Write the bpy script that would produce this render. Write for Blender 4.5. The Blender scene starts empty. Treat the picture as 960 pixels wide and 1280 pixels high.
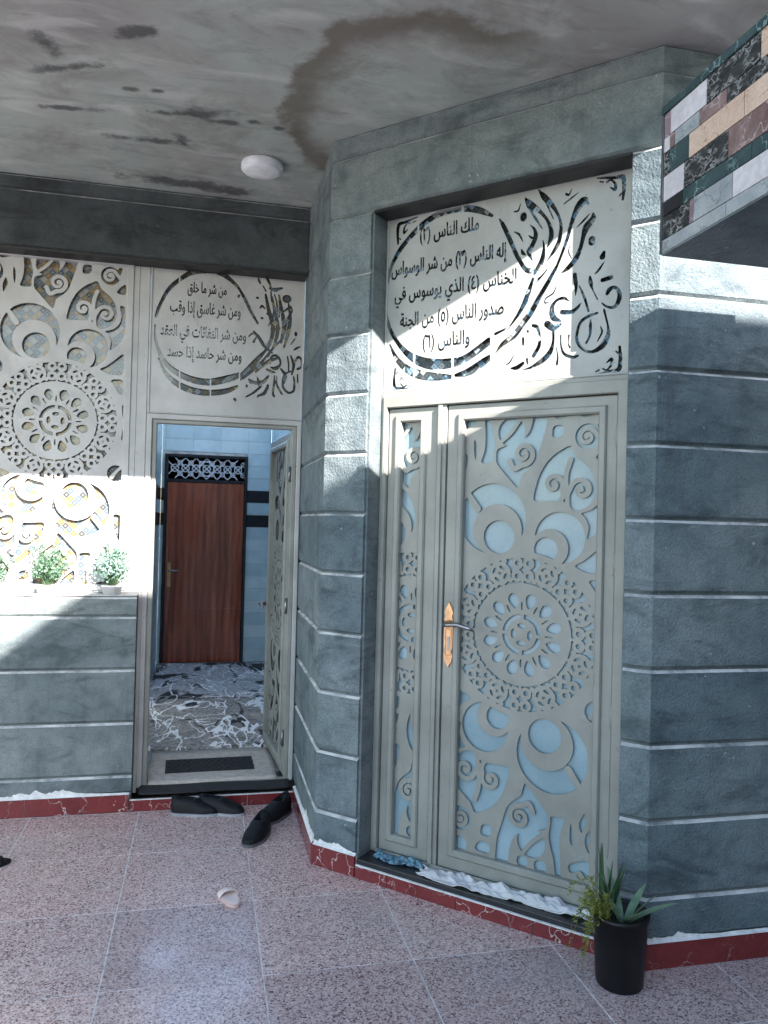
import bpy, bmesh, math, random
import numpy as np
from mathutils import Vector, Matrix
from mathutils.geometry import delaunay_2d_cdt

random.seed(7)
rng = np.random.default_rng(7)
scene = bpy.context.scene
COL = scene.collection

# ------------------------------------------------------------------ camera
cam_d = bpy.data.cameras.new('camera')
cam = bpy.data.objects.new('camera', cam_d)
COL.objects.link(cam)
yaw, pitch, roll = 0.2262, 0.0141, 0.0257
fw = Vector((math.sin(yaw)*math.cos(pitch), math.cos(yaw)*math.cos(pitch), math.sin(pitch)))
r0 = Vector((math.cos(yaw), -math.sin(yaw), 0)); u0 = r0.cross(fw)
rt = math.cos(roll)*r0 + math.sin(roll)*u0
up = -math.sin(roll)*r0 + math.cos(roll)*u0
M = Matrix((rt, up, -fw)).transposed().to_4x4()
M.translation = Vector((-0.5889, -4.8451, 1.7524))
cam.matrix_world = M
cam_d.sensor_fit = 'VERTICAL'; cam_d.sensor_height = 36.0; cam_d.sensor_width = 27.0
cam_d.lens = 968.34/1280*36
cam_d.clip_start = 0.05; cam_d.clip_end = 2000
scene.camera = cam

# ------------------------------------------------------------------ light
SUN_AZ, SUN_EL = math.radians(20), math.radians(30.2)      # azimuth to the right of the courtyard axis (-Y)
sd = Vector((math.sin(SUN_AZ)*math.cos(SUN_EL), -math.cos(SUN_AZ)*math.cos(SUN_EL), math.sin(SUN_EL)))
world = bpy.data.worlds.new('World'); scene.world = world; world.use_nodes = True
nt = world.node_tree
bg = nt.nodes['Background']
sky = nt.nodes.new('ShaderNodeTexSky'); sky.sky_type = 'NISHITA'; sky.sun_disc = False
sky.sun_elevation = SUN_EL; sky.sun_rotation = math.pi - SUN_AZ
sky.air_density = 1.3; sky.dust_density = 0.8; sky.ozone_density = 1.2
nt.links.new(sky.outputs[0], bg.inputs[0]); bg.inputs[1].default_value = 0.115
sl = bpy.data.lights.new('sun', 'SUN'); sl.energy = 4.6; sl.angle = math.radians(0.5); sl.color = (1.0, 0.90, 0.86)
so = bpy.data.objects.new('sun', sl); COL.objects.link(so)
so.rotation_euler = (-sd).to_track_quat('-Z', 'Y').to_euler(); so.location = sd*30
scene.view_settings.view_transform = 'Standard'; scene.view_settings.look = 'None'
scene.view_settings.exposure = 2.55; scene.view_settings.gamma = 1.0
scene.view_settings.use_curve_mapping = False
scene.cycles.max_bounces = 10; scene.cycles.diffuse_bounces = 6
scene.cycles.use_denoising = True

# ------------------------------------------------------------------ materials
class NT:
    """small helper round a material's node tree"""
    def __init__(s, name):
        s.m = bpy.data.materials.new(name); s.m.use_nodes = True
        s.t = s.m.node_tree; s.b = s.t.nodes['Principled BSDF']; s.co = None; s.cache = {}
    def n(s, kind, **kw):
        nd = s.t.nodes.new(kind)
        for k, v in kw.items(): setattr(nd, k, v)
        return nd
    def link(s, a, b): s.t.links.new(a, b)
    def coord(s, kind='obj', scale=(1, 1, 1), rot=(0, 0, 0), loc=(0, 0, 0)):
        if kind == 'obj':
            tc = s.n('ShaderNodeTexCoord'); out = tc.outputs['Object']
        else:
            g = s.n('ShaderNodeNewGeometry'); out = g.outputs['Position']
        mp = s.n('ShaderNodeMapping'); s.link(out, mp.inputs[0])
        mp.inputs['Scale'].default_value = scale; mp.inputs['Rotation'].default_value = rot
        mp.inputs['Location'].default_value = loc
        return mp.outputs[0]
    def noise(s, co, scale, detail=3, rough=0.55, dist=0.0):
        nd = s.n('ShaderNodeTexNoise'); nd.inputs['Scale'].default_value = scale
        nd.inputs['Detail'].default_value = detail; nd.inputs['Roughness'].default_value = rough
        nd.inputs['Distortion'].default_value = dist
        s.link(co, nd.inputs['Vector']); return nd.outputs['Fac']
    def vor(s, co, scale, feature='F1', rnd=1.0, out='Distance', metric='EUCLIDEAN'):
        nd = s.n('ShaderNodeTexVoronoi', feature=feature)
        if feature == 'F1': nd.distance = metric
        nd.inputs['Scale'].default_value = scale; nd.inputs['Randomness'].default_value = rnd
        s.link(co, nd.inputs['Vector']); return nd.outputs[out]
    def ramp(s, fac, stops, interp='LINEAR'):
        nd = s.n('ShaderNodeValToRGB'); cr = nd.color_ramp; cr.interpolation = interp
        while len(cr.elements) < len(stops): cr.elements.new(0.5)
        for e, (p, c) in zip(cr.elements, stops):
            e.position = p; e.color = (*c, 1) if len(c) == 3 else c
        s.link(fac, nd.inputs[0]); return nd.outputs[0]
    def mix(s, fac, a, b, mode='MIX'):
        nd = s.n('ShaderNodeMix', data_type='RGBA', blend_type=mode)
        for sock, v in ((nd.inputs[0], fac), (nd.inputs[6], a), (nd.inputs[7], b)):
            if isinstance(v, (int, float)): sock.default_value = v
            elif isinstance(v, tuple): sock.default_value = (*v, 1)
            else: s.link(v, sock)
        return nd.outputs[2]
    def math(s, op, a, b=0.0, clamp=False):
        nd = s.n('ShaderNodeMath', operation=op); nd.use_clamp = clamp
        for sock, v in ((nd.inputs[0], a), (nd.inputs[1], b)):
            if isinstance(v, (int, float)): sock.default_value = v
            else: s.link(v, sock)
        return nd.outputs[0]
    def mrange(s, v, a, b, c=0.0, d=1.0):
        nd = s.n('ShaderNodeMapRange', interpolation_type='SMOOTHSTEP')
        s.link(v, nd.inputs[0])
        for i, x in zip((1, 2, 3, 4), (a, b, c, d)): nd.inputs[i].default_value = x
        return nd.outputs[0]
    def set(s, col=None, rough=None, metal=None, spec=None, coat=None):
        for k, v in (('Base Color', col), ('Roughness', rough), ('Metallic', metal), ('Specular IOR Level', spec), ('Coat Weight', coat)):
            if v is None: continue
            if isinstance(v, (int, float)): s.b.inputs[k].default_value = v
            elif isinstance(v, tuple): s.b.inputs[k].default_value = (*v, 1)
            else: s.link(v, s.b.inputs[k])
        return s
    def bump(s, h, strength=0.3, dist=0.01):
        nd = s.n('ShaderNodeBump'); nd.inputs['Strength'].default_value = strength
        nd.inputs['Distance'].default_value = dist
        s.link(h, nd.inputs['Height']); s.link(nd.outputs[0], s.b.inputs['Normal'])
        return s

MATS = {}
def simple(name, col, rough=0.5, metal=0.0, var=0.12, scale=9.0, bump=0.0, bscale=120.0, coat=None, spec=None):
    q = NT(name); co = q.coord('obj')
    f = q.noise(co, scale, 5)
    dark = tuple(c*(1-var*2) for c in col); light = tuple(min(1, c*(1+var)) for c in col)
    q.set(q.ramp(f, [(0.3, dark), (0.7, light)]), rough, metal, spec, coat)
    if bump: q.bump(q.noise(co, bscale, 4), bump, 0.004)
    MATS[name] = q.m; return q.m

def mk_plaster(name, a, b, grain=1.0, splash=0.5):
    q = NT(name); co = q.coord('pos')
    big = q.noise(co, 1.6, 6, 0.6, 0.3); mid = q.noise(co, 9, 6, 0.65)
    col = q.ramp(big, [(0.28, a), (0.72, b)])
    dk = q.ramp(mid, [(0.25, (0.5, 0.53, 0.56)), (0.52, (1, 1, 1)), (0.8, (1.25, 1.22, 1.18))])
    col = q.mix(0.85, col, dk, 'MULTIPLY')
    pit = q.noise(co, 120, 3, 0.7)
    col = q.mix(0.8*min(1, grain+.25), col, q.ramp(pit, [(0.30, (0.55, 0.57, 0.58)), (0.5, (1, 1, 1)), (0.72, (1.22, 1.2, 1.18))]), 'MULTIPLY')
    tr_ = q.noise(q.coord('pos', (1.2, 1.2, 3.4), (0, 0, 0), (2, 5, 1)), 1.9, 7, 0.68, 0.9)
    col = q.mix(q.mrange(tr_, 0.48, 0.68, 0, 0.65), col, tuple(c*0.45 for c in a))
    # vertical water marks
    st = q.noise(q.coord('pos', (7, 7, 0.7)), 1.3, 4, 0.6)
    col = q.mix(q.mrange(st, 0.56, 0.72, 0, 0.35), col, (0.07, 0.075, 0.08))
    # lime and paint splashes
    sp = q.noise(co, 42, 2, 0.5); gate = q.noise(co, 2.7, 3)
    spf = q.math('MULTIPLY', q.mrange(sp, 0.70, 0.74), q.mrange(gate, 0.5, 0.62))
    col = q.mix(q.math('MULTIPLY', spf, splash), col, (0.7, 0.71, 0.7))
    oi = q.n('ShaderNodeObjectInfo')
    col = q.mix(1.0, col, q.ramp(oi.outputs['Random'], [(0.0, (0.80, 0.83, 0.86)), (0.5, (1, 1, 1)), (1.0, (1.12, 1.10, 1.06))]), 'MULTIPLY')
    q.set(col, 0.85, 0, 0.3)
    h = q.math('ADD', q.math('MULTIPLY', q.noise(co, 95, 3, 0.6), 1.0*grain), q.math('MULTIPLY', q.noise(co, 11, 4), 1.3))
    q.bump(h, 1.0, 0.008)
    MATS[name] = q.m
mk_plaster('cement', (0.092, 0.134, 0.150), (0.215, 0.256, 0.266))
mk_plaster('cement_smooth', (0.108, 0.142, 0.149), (0.225, 0.258, 0.260), 0.5, 0.3)
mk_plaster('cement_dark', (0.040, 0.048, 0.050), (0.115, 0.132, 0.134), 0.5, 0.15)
mk_plaster('cement_pale', (0.50, 0.50, 0.49), (0.66, 0.66, 0.64), 0.3, 0.2)
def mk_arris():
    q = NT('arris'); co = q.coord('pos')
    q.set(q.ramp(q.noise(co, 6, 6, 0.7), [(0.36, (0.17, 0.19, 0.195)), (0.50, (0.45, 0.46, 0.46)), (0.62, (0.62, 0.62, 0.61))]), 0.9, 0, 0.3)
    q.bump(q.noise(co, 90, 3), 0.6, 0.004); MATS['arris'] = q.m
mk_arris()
simple('lime', (0.72, 0.72, 0.71), 0.9, 0, 0.12, 30, 0.6, 160)

def mk_ceiling():
    q = NT('ceiling_plaster'); co = q.coord('pos')
    big = q.noise(co, 0.9, 6, 0.62, 0.6)
    col = q.ramp(big, [(0.25, (0.24, 0.215, 0.23)), (0.42, (0.33, 0.325, 0.31)), (0.58, (0.37, 0.415, 0.385)), (0.76, (0.58, 0.58, 0.555))])
    sm = q.noise(q.coord('pos', (1.5, 4.5, 1), (0, 0, math.radians(-14))), 1.4, 7, 0.68, 1.2)
    col = q.mix(q.mrange(sm, 0.48, 0.74, 0, 0.5), col, (0.14, 0.132, 0.135))
    lt = q.noise(q.coord('pos', (1.2, 3.2, 1), (0, 0, math.radians(24)), (3, 1, 0)), 1.7, 6, 0.6, 0.8)
    col = q.mix(q.mrange(lt, 0.48, 0.70, 0, 0.38), col, (0.66, 0.66, 0.64))
    mo = q.noise(q.coord('pos', (1, 1, 1), (0, 0, 0.4), (9, 4, 0)), 2.2, 7, 0.7, 0.5)
    col = q.mix(q.mrange(mo, 0.50, 0.70, 0, 0.5), col, (0.17, 0.165, 0.14))
    # tide mark of an old leak: brown rim round a stain that hangs from the wall corner
    sep = q.n('ShaderNodeSeparateXYZ'); q.link(co, sep.inputs[0])
    wob = q.noise(co, 3.2, 4); w2 = q.math('ADD', q.math('MULTIPLY', q.math('SUBTRACT', wob, 0.5), 0.45), q.math('MULTIPLY', q.math('SUBTRACT', q.noise(co, 16, 5, 0.7), 0.5), 0.16))
    dx = q.math('DIVIDE', q.math('SUBTRACT', sep.outputs[0], 0.42), 0.66)
    dy = q.math('DIVIDE', q.math('ADD', sep.outputs[1], 1.22), 0.73)
    p4 = lambda v: q.math('POWER', q.math('ABSOLUTE', v), 2.6)
    rad = q.math('ADD', q.math('POWER', q.math('ADD', p4(dx), p4(dy)), 1/2.6), w2)
    rim = q.math('MULTIPLY', q.mrange(rad, 0.70, 0.98), q.mrange(rad, 1.00, 1.09, 1, 0))
    fade = q.mrange(sep.outputs[0], 0.45, 0.85, 1, 0)
    rim = q.math('MULTIPLY', rim, fade)
    col = q.mix(q.math('MULTIPLY', rim, 0.75), col, (0.115, 0.095, 0.07))
    # dark hand-sized smears
    for (sx, sy, rx, ry, a) in ((-.66, -.97, .16, .055, 12), (-.55, -.92, .10, .03, 8), (-.41, -.955, .055, .03, 5), (-.28, -.93, .04, .025, 0),
                                (-.92, -1.55, .11, .05, 30), (-1.25, -1.2, .2, .035, 24), (-1.30, -1.36, .06, .12, 10), (-.98, -1.1, .05, .03, 0), (-.86, -1.12, .04, .025, 0),
                                (-.8, -.93, .13, .03, 8), (-.90, -.62, .32, .04, 3), (-1.31, -.84, .2, .03, 6), (-.72, -.12, .5, .09, -3), (-.77, -.66, .06, .10, 20)):
        d = q.n('ShaderNodeVectorMath', operation='LENGTH')
        mp = q.coord('pos', (1/rx, 1/ry, 0), (0, 0, math.radians(a)), (0, 0, 0))
        ca, sa = math.cos(math.radians(a)), math.sin(math.radians(a))
        mpn = mp.node
        # mapping does scale, then rotate, then translate: rebuild so the blob is centred
        mpn.inputs['Scale'].default_value = (1, 1, 0); mpn.inputs['Rotation'].default_value = (0, 0, math.radians(a))
        mpn.inputs['Location'].default_value = (-(sx*ca - sy*sa), -(sx*sa + sy*ca), 0)
        sc = q.n('ShaderNodeVectorMath', operation='MULTIPLY'); q.link(mp, sc.inputs[0]); sc.inputs[1].default_value = (1/rx, 1/ry, 0)
        q.link(sc.outputs[0], d.inputs[0])
        dd = q.math('ADD', d.outputs['Value'], q.math('MULTIPLY', q.math('SUBTRACT', q.noise(co, 9, 7, 0.7), 0.5), 3.0))
        col = q.mix(q.math('MULTIPLY', q.mrange(dd, 0.25, 1.10, 1, 0), 0.85), col, (0.07, 0.072, 0.075))
    q.set(col, 0.75, 0, 0.3)
    q.bump(q.noise(co, 14, 6, 0.6), 0.25, 0.01)
    MATS['ceiling'] = q.m
mk_ceiling()

def mk_granite():
    q = NT('granite'); co = q.coord('pos')
    v = q.vor(co, 165, out='Color'); sepv = q.n('ShaderNodeSeparateColor'); q.link(v, sepv.inputs[0])
    grains = q.ramp(sepv.outputs[0], [(0.0, (0.11, 0.075, 0.078)), (0.11, (0.33, 0.215, 0.205)), (0.30, (0.48, 0.335, 0.315)), (0.62, (0.56, 0.425, 0.40)), (0.85, (0.63, 0.52, 0.49))], 'CONSTANT')
    fine = q.noise(co, 85, 4, 0.7)
    col = q.mix(q.mrange(fine, 0.32, 0.44, 0.8, 0), grains, (0.14, 0.105, 0.105))
    med = q.noise(co, 17, 4, 0.6)
    col = q.mix(q.mrange(med, 0.58, 0.75, 0, 0.4), col, (0.20, 0.15, 0.16))
    big = q.noise(co, 1.3, 5, 0.6)
    col = q.mix(q.mrange(big, 0.45, 0.7, 0, 0.3), col, (0.36, 0.36, 0.38))
    dirt = q.noise(co, 3.5, 6, 0.65)
    col = q.mix(q.mrange(dirt, 0.6, 0.8, 0, 0.3), col, (0.16, 0.16, 0.17))
    oi = q.n('ShaderNodeObjectInfo')
    col = q.mix(1.0, col, q.ramp(oi.outputs['Random'], [(0.0, (0.82, 0.82, 0.84)), (0.5, (1, 1, 1)), (1.0, (1.1, 1.07, 1.05))]), 'MULTIPLY')
    foot = q.noise(q.coord('pos', (1, 1, 1), (0, 0, 0.6), (4, 2, 0)), 6.5, 6, 0.7, 0.8)
    col = q.mix(q.mrange(foot, 0.60, 0.72, 0, 0.4), col, (0.55, 0.52, 0.50))
    q.set(col, q.ramp(q.noise(co, 4, 5), [(0.3, (0.10,)*3), (0.75, (0.36,)*3)]), 0, 0.5)
    q.bump(q.noise(co, 140, 2), 0.04, 0.002)
    MATS['granite'] = q.m
mk_granite()
simple('grout', (0.62, 0.58, 0.57), 0.9, 0, 0.2, 25)
simple('concrete', (0.30, 0.29, 0.28), 0.9, 0, 0.15, 3, 0.4, 40)

def mk_marble(name, base, alt, vein, vscale=7, vw=0.03, rough=0.2, amount=0.8, stretch=(1, 1, 1)):
    q = NT(name); co = q.coord('pos', stretch)
    d = q.noise(co, vscale*0.6, 5, 0.6)
    mp = q.n('ShaderNodeVectorMath', operation='ADD'); q.link(co, mp.inputs[0])
    nz = q.n('ShaderNodeTexNoise'); nz.inputs['Scale'].default_value = vscale*1.3; nz.inputs['Detail'].default_value = 4; q.link(co, nz.inputs['Vector'])
    scn = q.n('ShaderNodeVectorMath', operation='SCALE'); q.link(nz.outputs['Color'], scn.inputs[0]); scn.inputs['Scale'].default_value = 0.55/vscale*3
    q.link(scn.outputs[0], mp.inputs[1])
    e = q.vor(mp.outputs[0], vscale, 'DISTANCE_TO_EDGE')
    col = q.ramp(d, [(0.3, base), (0.7, alt)])
    gate = q.mrange(q.noise(co, vscale*0.5, 3), 0.4, 0.6)
    f = q.math('MULTIPLY', q.mrange(e, 0.0, vw, amount, 0), gate)
    col = q.mix(f, col, vein)
    col = q.mix(0.5, col, q.ramp(q.noise(co, vscale*9, 4, 0.7), [(0.3, (0.6, 0.6, 0.6)), (0.7, (1.15, 1.15, 1.15))]), 'MULTIPLY')
    q.set(col, rough, 0, 0.5); MATS[name] = q.m
mk_marble('red_marble', (0.13, 0.018, 0.02), (0.22, 0.035, 0.035), (0.62, 0.55, 0.53), 7, 0.025)
mk_marble('black_marble', (0.012, 0.014, 0.016), (0.04, 0.045, 0.045), (0.42, 0.42, 0.40), 62, 0.16, 0.25, 0.6, (1, .6, 1))
mk_marble('green_marble', (0.018, 0.040, 0.043), (0.045, 0.078, 0.08), (0.25, 0.36, 0.35), 12, 0.04)
mk_marble('white_marble', (0.46, 0.435, 0.44), (0.60, 0.57, 0.57), (0.45, 0.44, 0.46), 5, 0.03, 0.25, 0.5)
mk_marble('beige_marble', (0.50, 0.36, 0.27), (0.60, 0.46, 0.36), (0.28, 0.14, 0.10), 12, 0.03)
mk_marble('brown_marble', (0.13, 0.075, 0.07), (0.27, 0.20, 0.185), (0.5, 0.42, 0.40), 16, 0.05)
mk_marble('grey_marble', (0.22, 0.25, 0.26), (0.36, 0.38, 0.38), (0.12, 0.13, 0.14), 18, 0.06)
mk_marble('purple_marble', (0.17, 0.11, 0.13), (0.25, 0.18, 0.19), (0.45, 0.40, 0.40), 14, 0.04)
mk_marble('black_granite', (0.012, 0.013, 0.016), (0.025, 0.026, 0.03), (0.2, 0.2, 0.2), 20, 0.03, 0.3, 0.3)

def mk_paint(name, col, rough=0.38):
    q = NT(name); co = q.coord('pos')
    c = q.ramp(q.noise(co, 3.5, 6, 0.6), [(0.3, tuple(v*.78 for v in col)), (0.7, tuple(v*1.12 for v in col))])
    dust = q.noise(q.coord('pos', (1, 1, .35)), 7, 7, 0.7)
    c = q.mix(q.mrange(dust, 0.55, 0.75, 0, 0.35), c, tuple(v*.55 for v in col))
    sp = q.noise(co, 75, 2); gate = q.noise(co, 3.1, 2)
    c = q.mix(q.math('MULTIPLY', q.mrange(sp, 0.70, 0.73), q.mrange(gate, 0.5, 0.6, 0, 0.7)), c, (0.16, 0.10, 0.07))
    q.set(c, q.ramp(q.noise(co, 9, 5), [(0.3, (rough-.12,)*3), (0.7, (rough+.15,)*3)]), 0, 0.5)
    q.bump(q.noise(co, 5, 4), 0.12, 0.01); MATS[name] = q.m
mk_paint('door_paint', (0.268, 0.275, 0.248)); mk_paint('panel_paint', (0.37, 0.385, 0.365)); mk_paint('screen_paint', (0.45, 0.45, 0.445))
simple('brass', (0.62, 0.38, 0.22), 0.3, 0.9, 0.15, 30)
simple('steel', (0.30, 0.30, 0.31), 0.3, 0.9, 0.1, 30)
simple('black_metal', (0.03, 0.03, 0.033), 0.45, 0.5, 0.1)

def mk_frost():
    q = NT('frosted_glass'); co = q.coord('obj')
    col = q.ramp(q.noise(co, 2.2, 5), [(0.3, (0.17, 0.26, 0.30)), (0.7, (0.30, 0.42, 0.47))])
    sp = q.vor(co, 120); col = q.mix(q.mrange(sp, 0.1, 0.5, 0.06, 0), col, (0.75, 0.85, 0.92))
    q.set(col, q.ramp(q.noise(co, 3), [(0.3, (0.10,)*3), (0.7, (0.26,)*3)]), 0, 0.6)
    q.bump(q.noise(co, 160, 2), 0.12, 0.002); MATS['frosted_glass'] = q.m
mk_frost()

def mk_film(name, stops, scale, rough=0.12, dark=1.0):
    """patterned window film: small squares set on the diagonal"""
    q = NT(name); co = q.coord('obj', (1, 1, 1), (0, math.radians(45), 0))
    sep = q.n('ShaderNodeSeparateXYZ'); q.link(co, sep.inputs[0])
    cmb = q.n('ShaderNodeCombineXYZ'); q.link(sep.outputs[0], cmb.inputs[0]); q.link(sep.outputs[2], cmb.inputs[1])
    v = q.n('ShaderNodeTexVoronoi', feature='F1', distance='CHEBYCHEV', voronoi_dimensions='2D')
    v.inputs['Scale'].default_value = scale; v.inputs['Randomness'].default_value = 0.0
    q.link(cmb.outputs[0], v.inputs['Vector'])
    sc = q.n('ShaderNodeSeparateColor'); q.link(v.outputs['Color'], sc.inputs[0])
    col = q.ramp(sc.outputs[0], stops, 'CONSTANT')
    inner = q.mrange(v.outputs['Distance'], 0.16, 0.2)
    col = q.mix(q.math('MULTIPLY', q.mrange(v.outputs['Distance'], 0.40, 0.44), 0.8), col, tuple(c*dark for c in (0.18, 0.18, 0.165)))
    col = q.mix(q.math('MULTIPLY', q.math('SUBTRACT', 1.0, inner), 0.5), col, tuple(c*dark for c in (0.34, 0.29, 0.19)))
    q.set(col, rough, 0, 0.5); MATS[name] = q.m
mk_film('tile_film', [(0.0, (0.07, 0.11, 0.14)), (0.22, (0.27, 0.27, 0.25)), (0.42, (0.20, 0.13, 0.05)), (0.6, (0.11, 0.15, 0.18)), (0.75, (0.27, 0.20, 0.10)), (0.88, (0.05, 0.06, 0.07))], 30)
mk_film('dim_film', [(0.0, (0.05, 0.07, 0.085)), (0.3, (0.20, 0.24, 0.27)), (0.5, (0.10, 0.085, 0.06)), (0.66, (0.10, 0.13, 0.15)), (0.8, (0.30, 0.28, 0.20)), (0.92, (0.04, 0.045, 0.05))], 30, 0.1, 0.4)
mk_film('reflection_film', [(0.0, (0.02, 0.03, 0.035)), (0.3, (0.18, 0.32, 0.45)), (0.5, (0.03, 0.045, 0.05)), (0.66, (0.35, 0.48, 0.56)), (0.8, (0.06, 0.08, 0.09)), (0.92, (0.30, 0.33, 0.32))], 34, 0.08, 0.35)  # sky-blue and dark reflections painted into the squares

def mk_wood():
    q = NT('polished_wood')
    co = q.coord('obj', (1, 1, 0.16))
    w = q.n('ShaderNodeTexWave', wave_type='BANDS', bands_direction='X'); w.inputs['Scale'].default_value = 4.0
    w.inputs['Distortion'].default_value = 5; w.inputs['Detail'].default_value = 4; w.inputs['Detail Scale'].default_value = 2.2
    q.link(co, w.inputs['Vector'])
    fl_ = q.noise(q.coord('obj', (7, 7, 0.55)), 1.7, 6, 0.62, 0.9)
    wf = q.math('ADD', q.math('MULTIPLY', w.outputs['Fac'], 0.35), q.math('MULTIPLY', q.mrange(fl_, 0.3, 0.7), 0.65))
    col = q.ramp(wf, [(0.0, (0.13, 0.024, 0.011)), (0.4, (0.27, 0.055, 0.024)), (0.8, (0.40, 0.095, 0.042)), (1.0, (0.48, 0.14, 0.065))])
    g = q.noise(q.coord('obj', (60, 60, 2)), 3, 4)
    col = q.mix(0.6, col, q.ramp(g, [(0.3, (0.55, 0.5, 0.5)), (0.7, (1.1, 1.1, 1.1))]), 'MULTIPLY')
    q.set(col, 0.22, 0, 0.5, 0.6); MATS['wood'] = q.m
mk_wood()

def mk_walltile():
    q = NT('wall_tile')
    oi = q.n('ShaderNodeObjectInfo')
    col = q.ramp(oi.outputs['Random'], [(0.0, (0.46, 0.60, 0.64)), (0.4, (0.56, 0.69, 0.72)), (0.75, (0.64, 0.75, 0.77)), (1.0, (0.42, 0.55, 0.60))])
    co = q.coord('pos'); col = q.mix(0.5, col, q.ramp(q.noise(co, 8, 5), [(0.3, (0.8, 0.8, 0.8)), (0.7, (1.1, 1.1, 1.1))]), 'MULTIPLY')
    q.set(col, 0.15, 0, 0.5); MATS['wall_tile'] = q.m
mk_walltile()
simple('dark_tile', (0.02, 0.022, 0.03), 0.15)

def mk_rug(name, base, alt, white, wamt, black, bamt, beige):
    """printed rug: mottled ground, squiggly white and black brush lines"""
    q = NT(name); co = q.coord('pos')
    col = q.ramp(q.noise(co, 4.5, 7, 0.7, 0.8), [(0.32, base), (0.5, alt), (0.68, base)])
    col = q.mix(q.mrange(q.noise(q.coord('pos', (1, 2.2, 1)), 38, 4, 0.75), 0.42, 0.56, 0, 0.75), col, tuple(c*0.22 for c in base))
    col = q.mix(q.mrange(q.noise(q.coord('pos', (1, 1, 1), (0, 0, 0), (7, 3, 1)), 2.3, 2), 0.58, 0.66, 0, beige), col, (0.52, 0.42, 0.34))
    for k, (w_, amt, c, sc) in enumerate(((black, bamt, (0.008, 0.008, 0.011), 1.0), (white, wamt, (0.88, 0.88, 0.88), 1.35), (white*.7, wamt, (0.88, 0.88, 0.88), 2.1))):
        n = q.noise(q.coord('pos', (1.9, 0.75, 1), (0, 0, 0.25*k), (3.1*k, 1.7*k, 0)), 1.1*sc, 3, 0.5, 0.7)
        line = q.mrange(q.math('ABSOLUTE', q.math('SUBTRACT', n, 0.5)), w_*.5, w_, 1, 0)
        gate = q.mrange(q.noise(q.coord('pos', (1, .6, 1)), 2.7+k, 2), 0.40, 0.48)
        col = q.mix(q.math('MULTIPLY', q.math('MULTIPLY', line, gate), amt), col, c)
    q.set(col, 0.6, 0, 0.3); q.bump(q.noise(co, 200, 2), 0.3, 0.003); MATS[name] = q.m
mk_rug('rug_near', (0.22, 0.21, 0.20), (0.50, 0.47, 0.44), 0.020, 0.95, 0.014, 0.9, 0.8)
mk_rug('rug_far', (0.48, 0.48, 0.49), (0.70, 0.70, 0.71), 0.014, 0.9, 0.045, 0.97, 0.0)

simple('mat_beige', (0.48, 0.43, 0.38), 0.95, 0, 0.12, 30, 0.5, 300)
simple('mat_black', (0.018, 0.018, 0.02), 0.9, 0, 0.2, 60, 0.5, 200)
simple('shoe_black', (0.006, 0.0065, 0.009), 0.55, 0, 0.2, 20, 0.2, 200, spec=0.25)
simple('shoe_sole', (0.10, 0.10, 0.11), 0.6)
simple('shoe_rim', (0.30, 0.31, 0.34), 0.6)
simple('grille_paint', (0.62, 0.64, 0.68), 0.4)
simple('slipper_pale', (0.62, 0.44, 0.40), 0.6)
simple('slipper_strap', (0.74, 0.62, 0.58), 0.6)
simple('cloth_white', (0.56, 0.57, 0.58), 0.95, 0, 0.12, 14, 0.4, 120)
simple('bag_blue', (0.10, 0.22, 0.30), 0.25, 0, 0.4, 30)
simple('pot_black', (0.006, 0.0065, 0.008), 0.4, 0, 0.15, 12, spec=0.3)
simple('pot_white', (0.78, 0.78, 0.77), 0.45)
simple('soil', (0.05, 0.035, 0.025), 0.95, 0, 0.3, 60, 1.0, 80)
simple('lamp_white', (0.82, 0.84, 0.86), 0.4)
simple('house_cream', (0.55, 0.50, 0.42), 0.9, 0, 0.1, 1.0)
simple('smoked_glass', (0.13, 0.13, 0.12), 0.12)
simple('window_dark', (0.03, 0.04, 0.05), 0.5)

def leafmat(name, a, b, trans=0.25):
    q = NT(name); co = q.coord('pos')
    q.set(q.ramp(q.noise(co, 28, 3), [(0.3, a), (0.7, b)]), 0.5, 0, 0.4)
    t = q.n('ShaderNodeBsdfTranslucent'); t.inputs[0].default_value = (*b, 1)
    ms = q.n('ShaderNodeMixShader'); ms.inputs[0].default_value = trans
    q.link(q.b.outputs[0], ms.inputs[1]); q.link(t.outputs[0], ms.inputs[2])
    q.link(ms.outputs[0], q.t.nodes['Material Output'].inputs[0]); MATS[name] = q.m
leafmat('leaf_mint', (0.16, 0.30, 0.25), (0.38, 0.54, 0.47))
leafmat('leaf_dark', (0.07, 0.16, 0.09), (0.22, 0.36, 0.25))
leafmat('leaf_aloe', (0.10, 0.20, 0.13), (0.25, 0.36, 0.24))
leafmat('leaf_blade', (0.02, 0.06, 0.025), (0.06, 0.12, 0.05))
leafmat('leaf_trail', (0.10, 0.13, 0.02), (0.26, 0.28, 0.07))

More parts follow.
